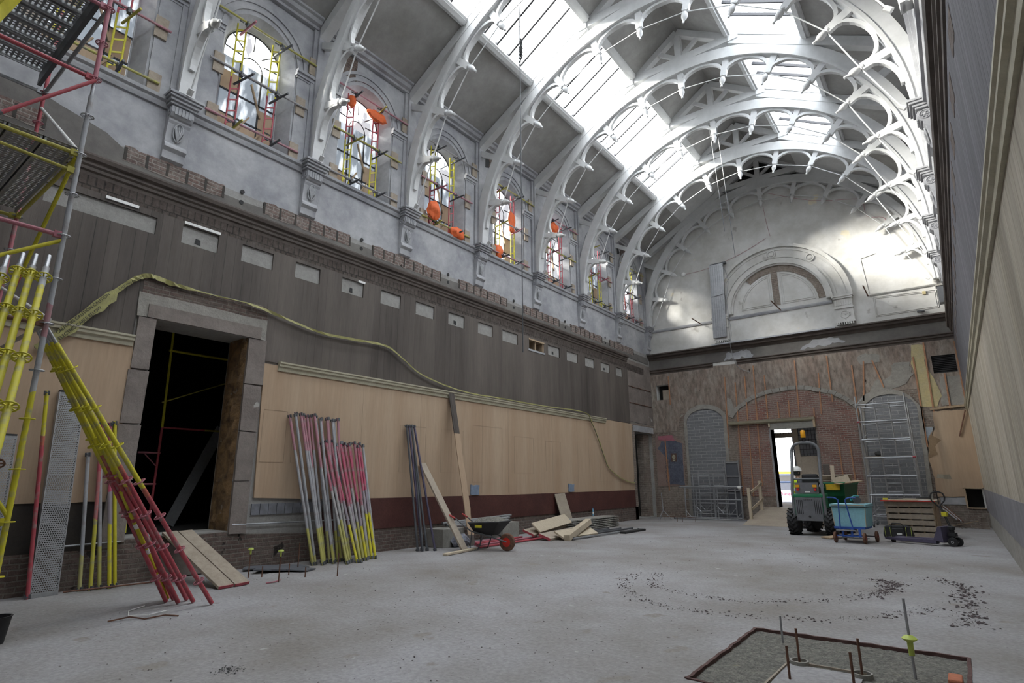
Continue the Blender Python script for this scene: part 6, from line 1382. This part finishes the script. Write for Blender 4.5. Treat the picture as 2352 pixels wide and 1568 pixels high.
for s in (-1, 1):
    w = empty('steer_wheel'); w.parent = J; w.location = (-.28, s*.12, .10)
    MB().lathe([(.05, -.025), (.095, -.025), (.10, -.015), (.10, .015), (.095, .025), (.05, .025)], (0, 0, 0), (0, 1, 0), 22).build('tyre', 'black', w, smooth=True); MB().lathe([(.055, -.02), (.02, -.028), (.02, .028), (.055, .02)], (0, 0, 0), (0, 1, 0), 14).build('hub', 'galv', w)
hd = MB().path([(-.26, 0, .30), (-.17, 0, .60), (-.08, 0, .90)], .025, 8).build('handle_shaft', 'black', J, smooth=True)
pts = [(-.06+.8*y_, .5*y_, z_) for y_, z_ in ((0, .86), (-.06, .94), (-.13, 1.01), (-.15, 1.10), (-.12, 1.18), (-.05, 1.215), (.05, 1.215), (.12, 1.18), (.15, 1.10), (.13, 1.01), (.06, .94))]
MB().path(pts, .017, 8, True).build('handle_loop', 'black', J, smooth=True); MB().path([(-.06, 0, 1.21), (-.06, 0, 1.08), (-.07, 0, .94)], .011, 6).build('release_lever', 'black', J)
MB().lathe([(.03, 0), (.03, .01)], (-.10, -.03, .82), (0, -1, .0), 12).build('round_sticker', 'white', J); MB().box((-.20, -.05, .66), (-.10, .04, .76)).build('yellow_tag', 'yellow', J)
o = MB().lathe([(.11, 0), (.14, .24), (.15, .25), (.13, .25), (.10, .02), (0, .02)], (0, 0, 0), n=20).build('bucket', 'black', None, smooth=True); o.location = (2.86, 1.72, 0); tag(o, 'black bucket cut off by the left edge on the floor', 'bucket')
# rubble, pipes at the right corner
scatter('rubble_heap', 'heap of broken brick in the right corner by the end wall', [(10.4, 24.1, 0), (10.75, 24.0, 0), (11.0, 23.8, 0)], 160, .07, .02, .07, 'brick_rough')
scatter('rubble_heap', 'spread of plaster crumbs along the foot of the end wall', [(8.5, 24.1, 0), (9.8, 24.1, 0), (10.6, 23.6, 0)], 300, .12, .008, .03, 'rubble')
for i in range(4):
    pole((10.35+.05*i, 23.7, .25-.02*i), (9.95+.05*i, 24.2, .65), 'rust' if i % 2 else 'galv', 'short pipe leaning behind the pallet truck, %s from the left' % ORD[i], 'short pipes leaning behind the pallet truck', .022, 'short_pipe', False, 'pipe')
plank('long_lath', (10.2, 23.9, .05), (10.9, 24.0, .22), .04, .02, 'wood', 'thin lath over the rubble by the end wall', (0, 1, 0), 'lath')
# stacked bricks at the foot of the right wall corner
for j in range(5):
    o = MB().box((-.11, -.05, 0), (.11, .05, .07)).build('loose_brick', 'brick_rough', None, bevel=.005); o.location = (11.02-.01*j, 23.6+.01*j, .002+.0712*j); o.rotation_euler = (0, 0, .2*j); tag(o, 'loose brick in the small stack at the right corner, course %s from the floor' % ORD[j], 'brick', 'loose brick stack')
# blue taped outlets on the dado top
for i, y in enumerate((11.9, 16.9)):
    o = MB().prism(ragged(rect(y, y+.35, 1.17, 1.42), .02, .1, i), FX(.045), FX(.075)).build('blue_patch', plain('blue_grey_sheet', (.22, .28, .38))); tag(o, 'small blue-grey flap on the dado, %s one' % ('left', 'right')[i], 'flap')
# ------------------------------------------------------------------ outside: lorry with pump lettering
lo = empty('parked_truck', (3.0, L+9, .35)); tag(lo, 'white parked truck seen through the end doorway', 'truck')
def lk_(mb, nm, mt, **kw): return mb.build(nm, mt, lo, **kw)
lk_(MB().box((-2.5, 0, .26), (2.2, 1.9, .66)), 'white_body', 'truckwhite', bevel=.03); lk_(MB().box((-2.5, .05, .66), (2.2, 1.85, 1.02)), 'side_band', 'truckgrey', bevel=.02)
lk_(MB().box((-2.4, .1, 1.02), (1.4, 1.8, 1.5)), 'cab', 'truckblue', bevel=.08)
lk_(MB().box((-2.3, .08, 1.12), (-.2, .1, 1.42)), 'window', 'black'); lk_(MB().box((.0, .08, 1.12), (1.2, .1, 1.42)), 'window', 'black')
for x in (-1.8, -.9, 1.5): lk_(MB().lathe([(.10, -.12), (.30, -.12), (.32, 0), (.30, .12), (.10, .12)], (x, .1, .32), (0, 1, 0), 22), 'wheel', 'black', smooth=True)
lk_(MB().box((-.6, .3, 1.5), (1.0, 1.5, 1.62)), 'light_bar', 'amber')
cn = MB().box((-6, L+5, 5.3), (12, L+15, 5.5)); cn.box((-6, L+14.7, .35), (-5.7, L+15, 5.3)); cn.box((11.7, L+14.7, .35), (12, L+15, 5.3)); struct(cn.build('added_shade_canopy', 'darkgrey'))  # unseen canopy added to keep sky light off the truck
text('Pumps', .26, frame((3.26, L+8.985, .83), (1, 0, 0), (0, 0, 1)), 'lettering_red', lo)
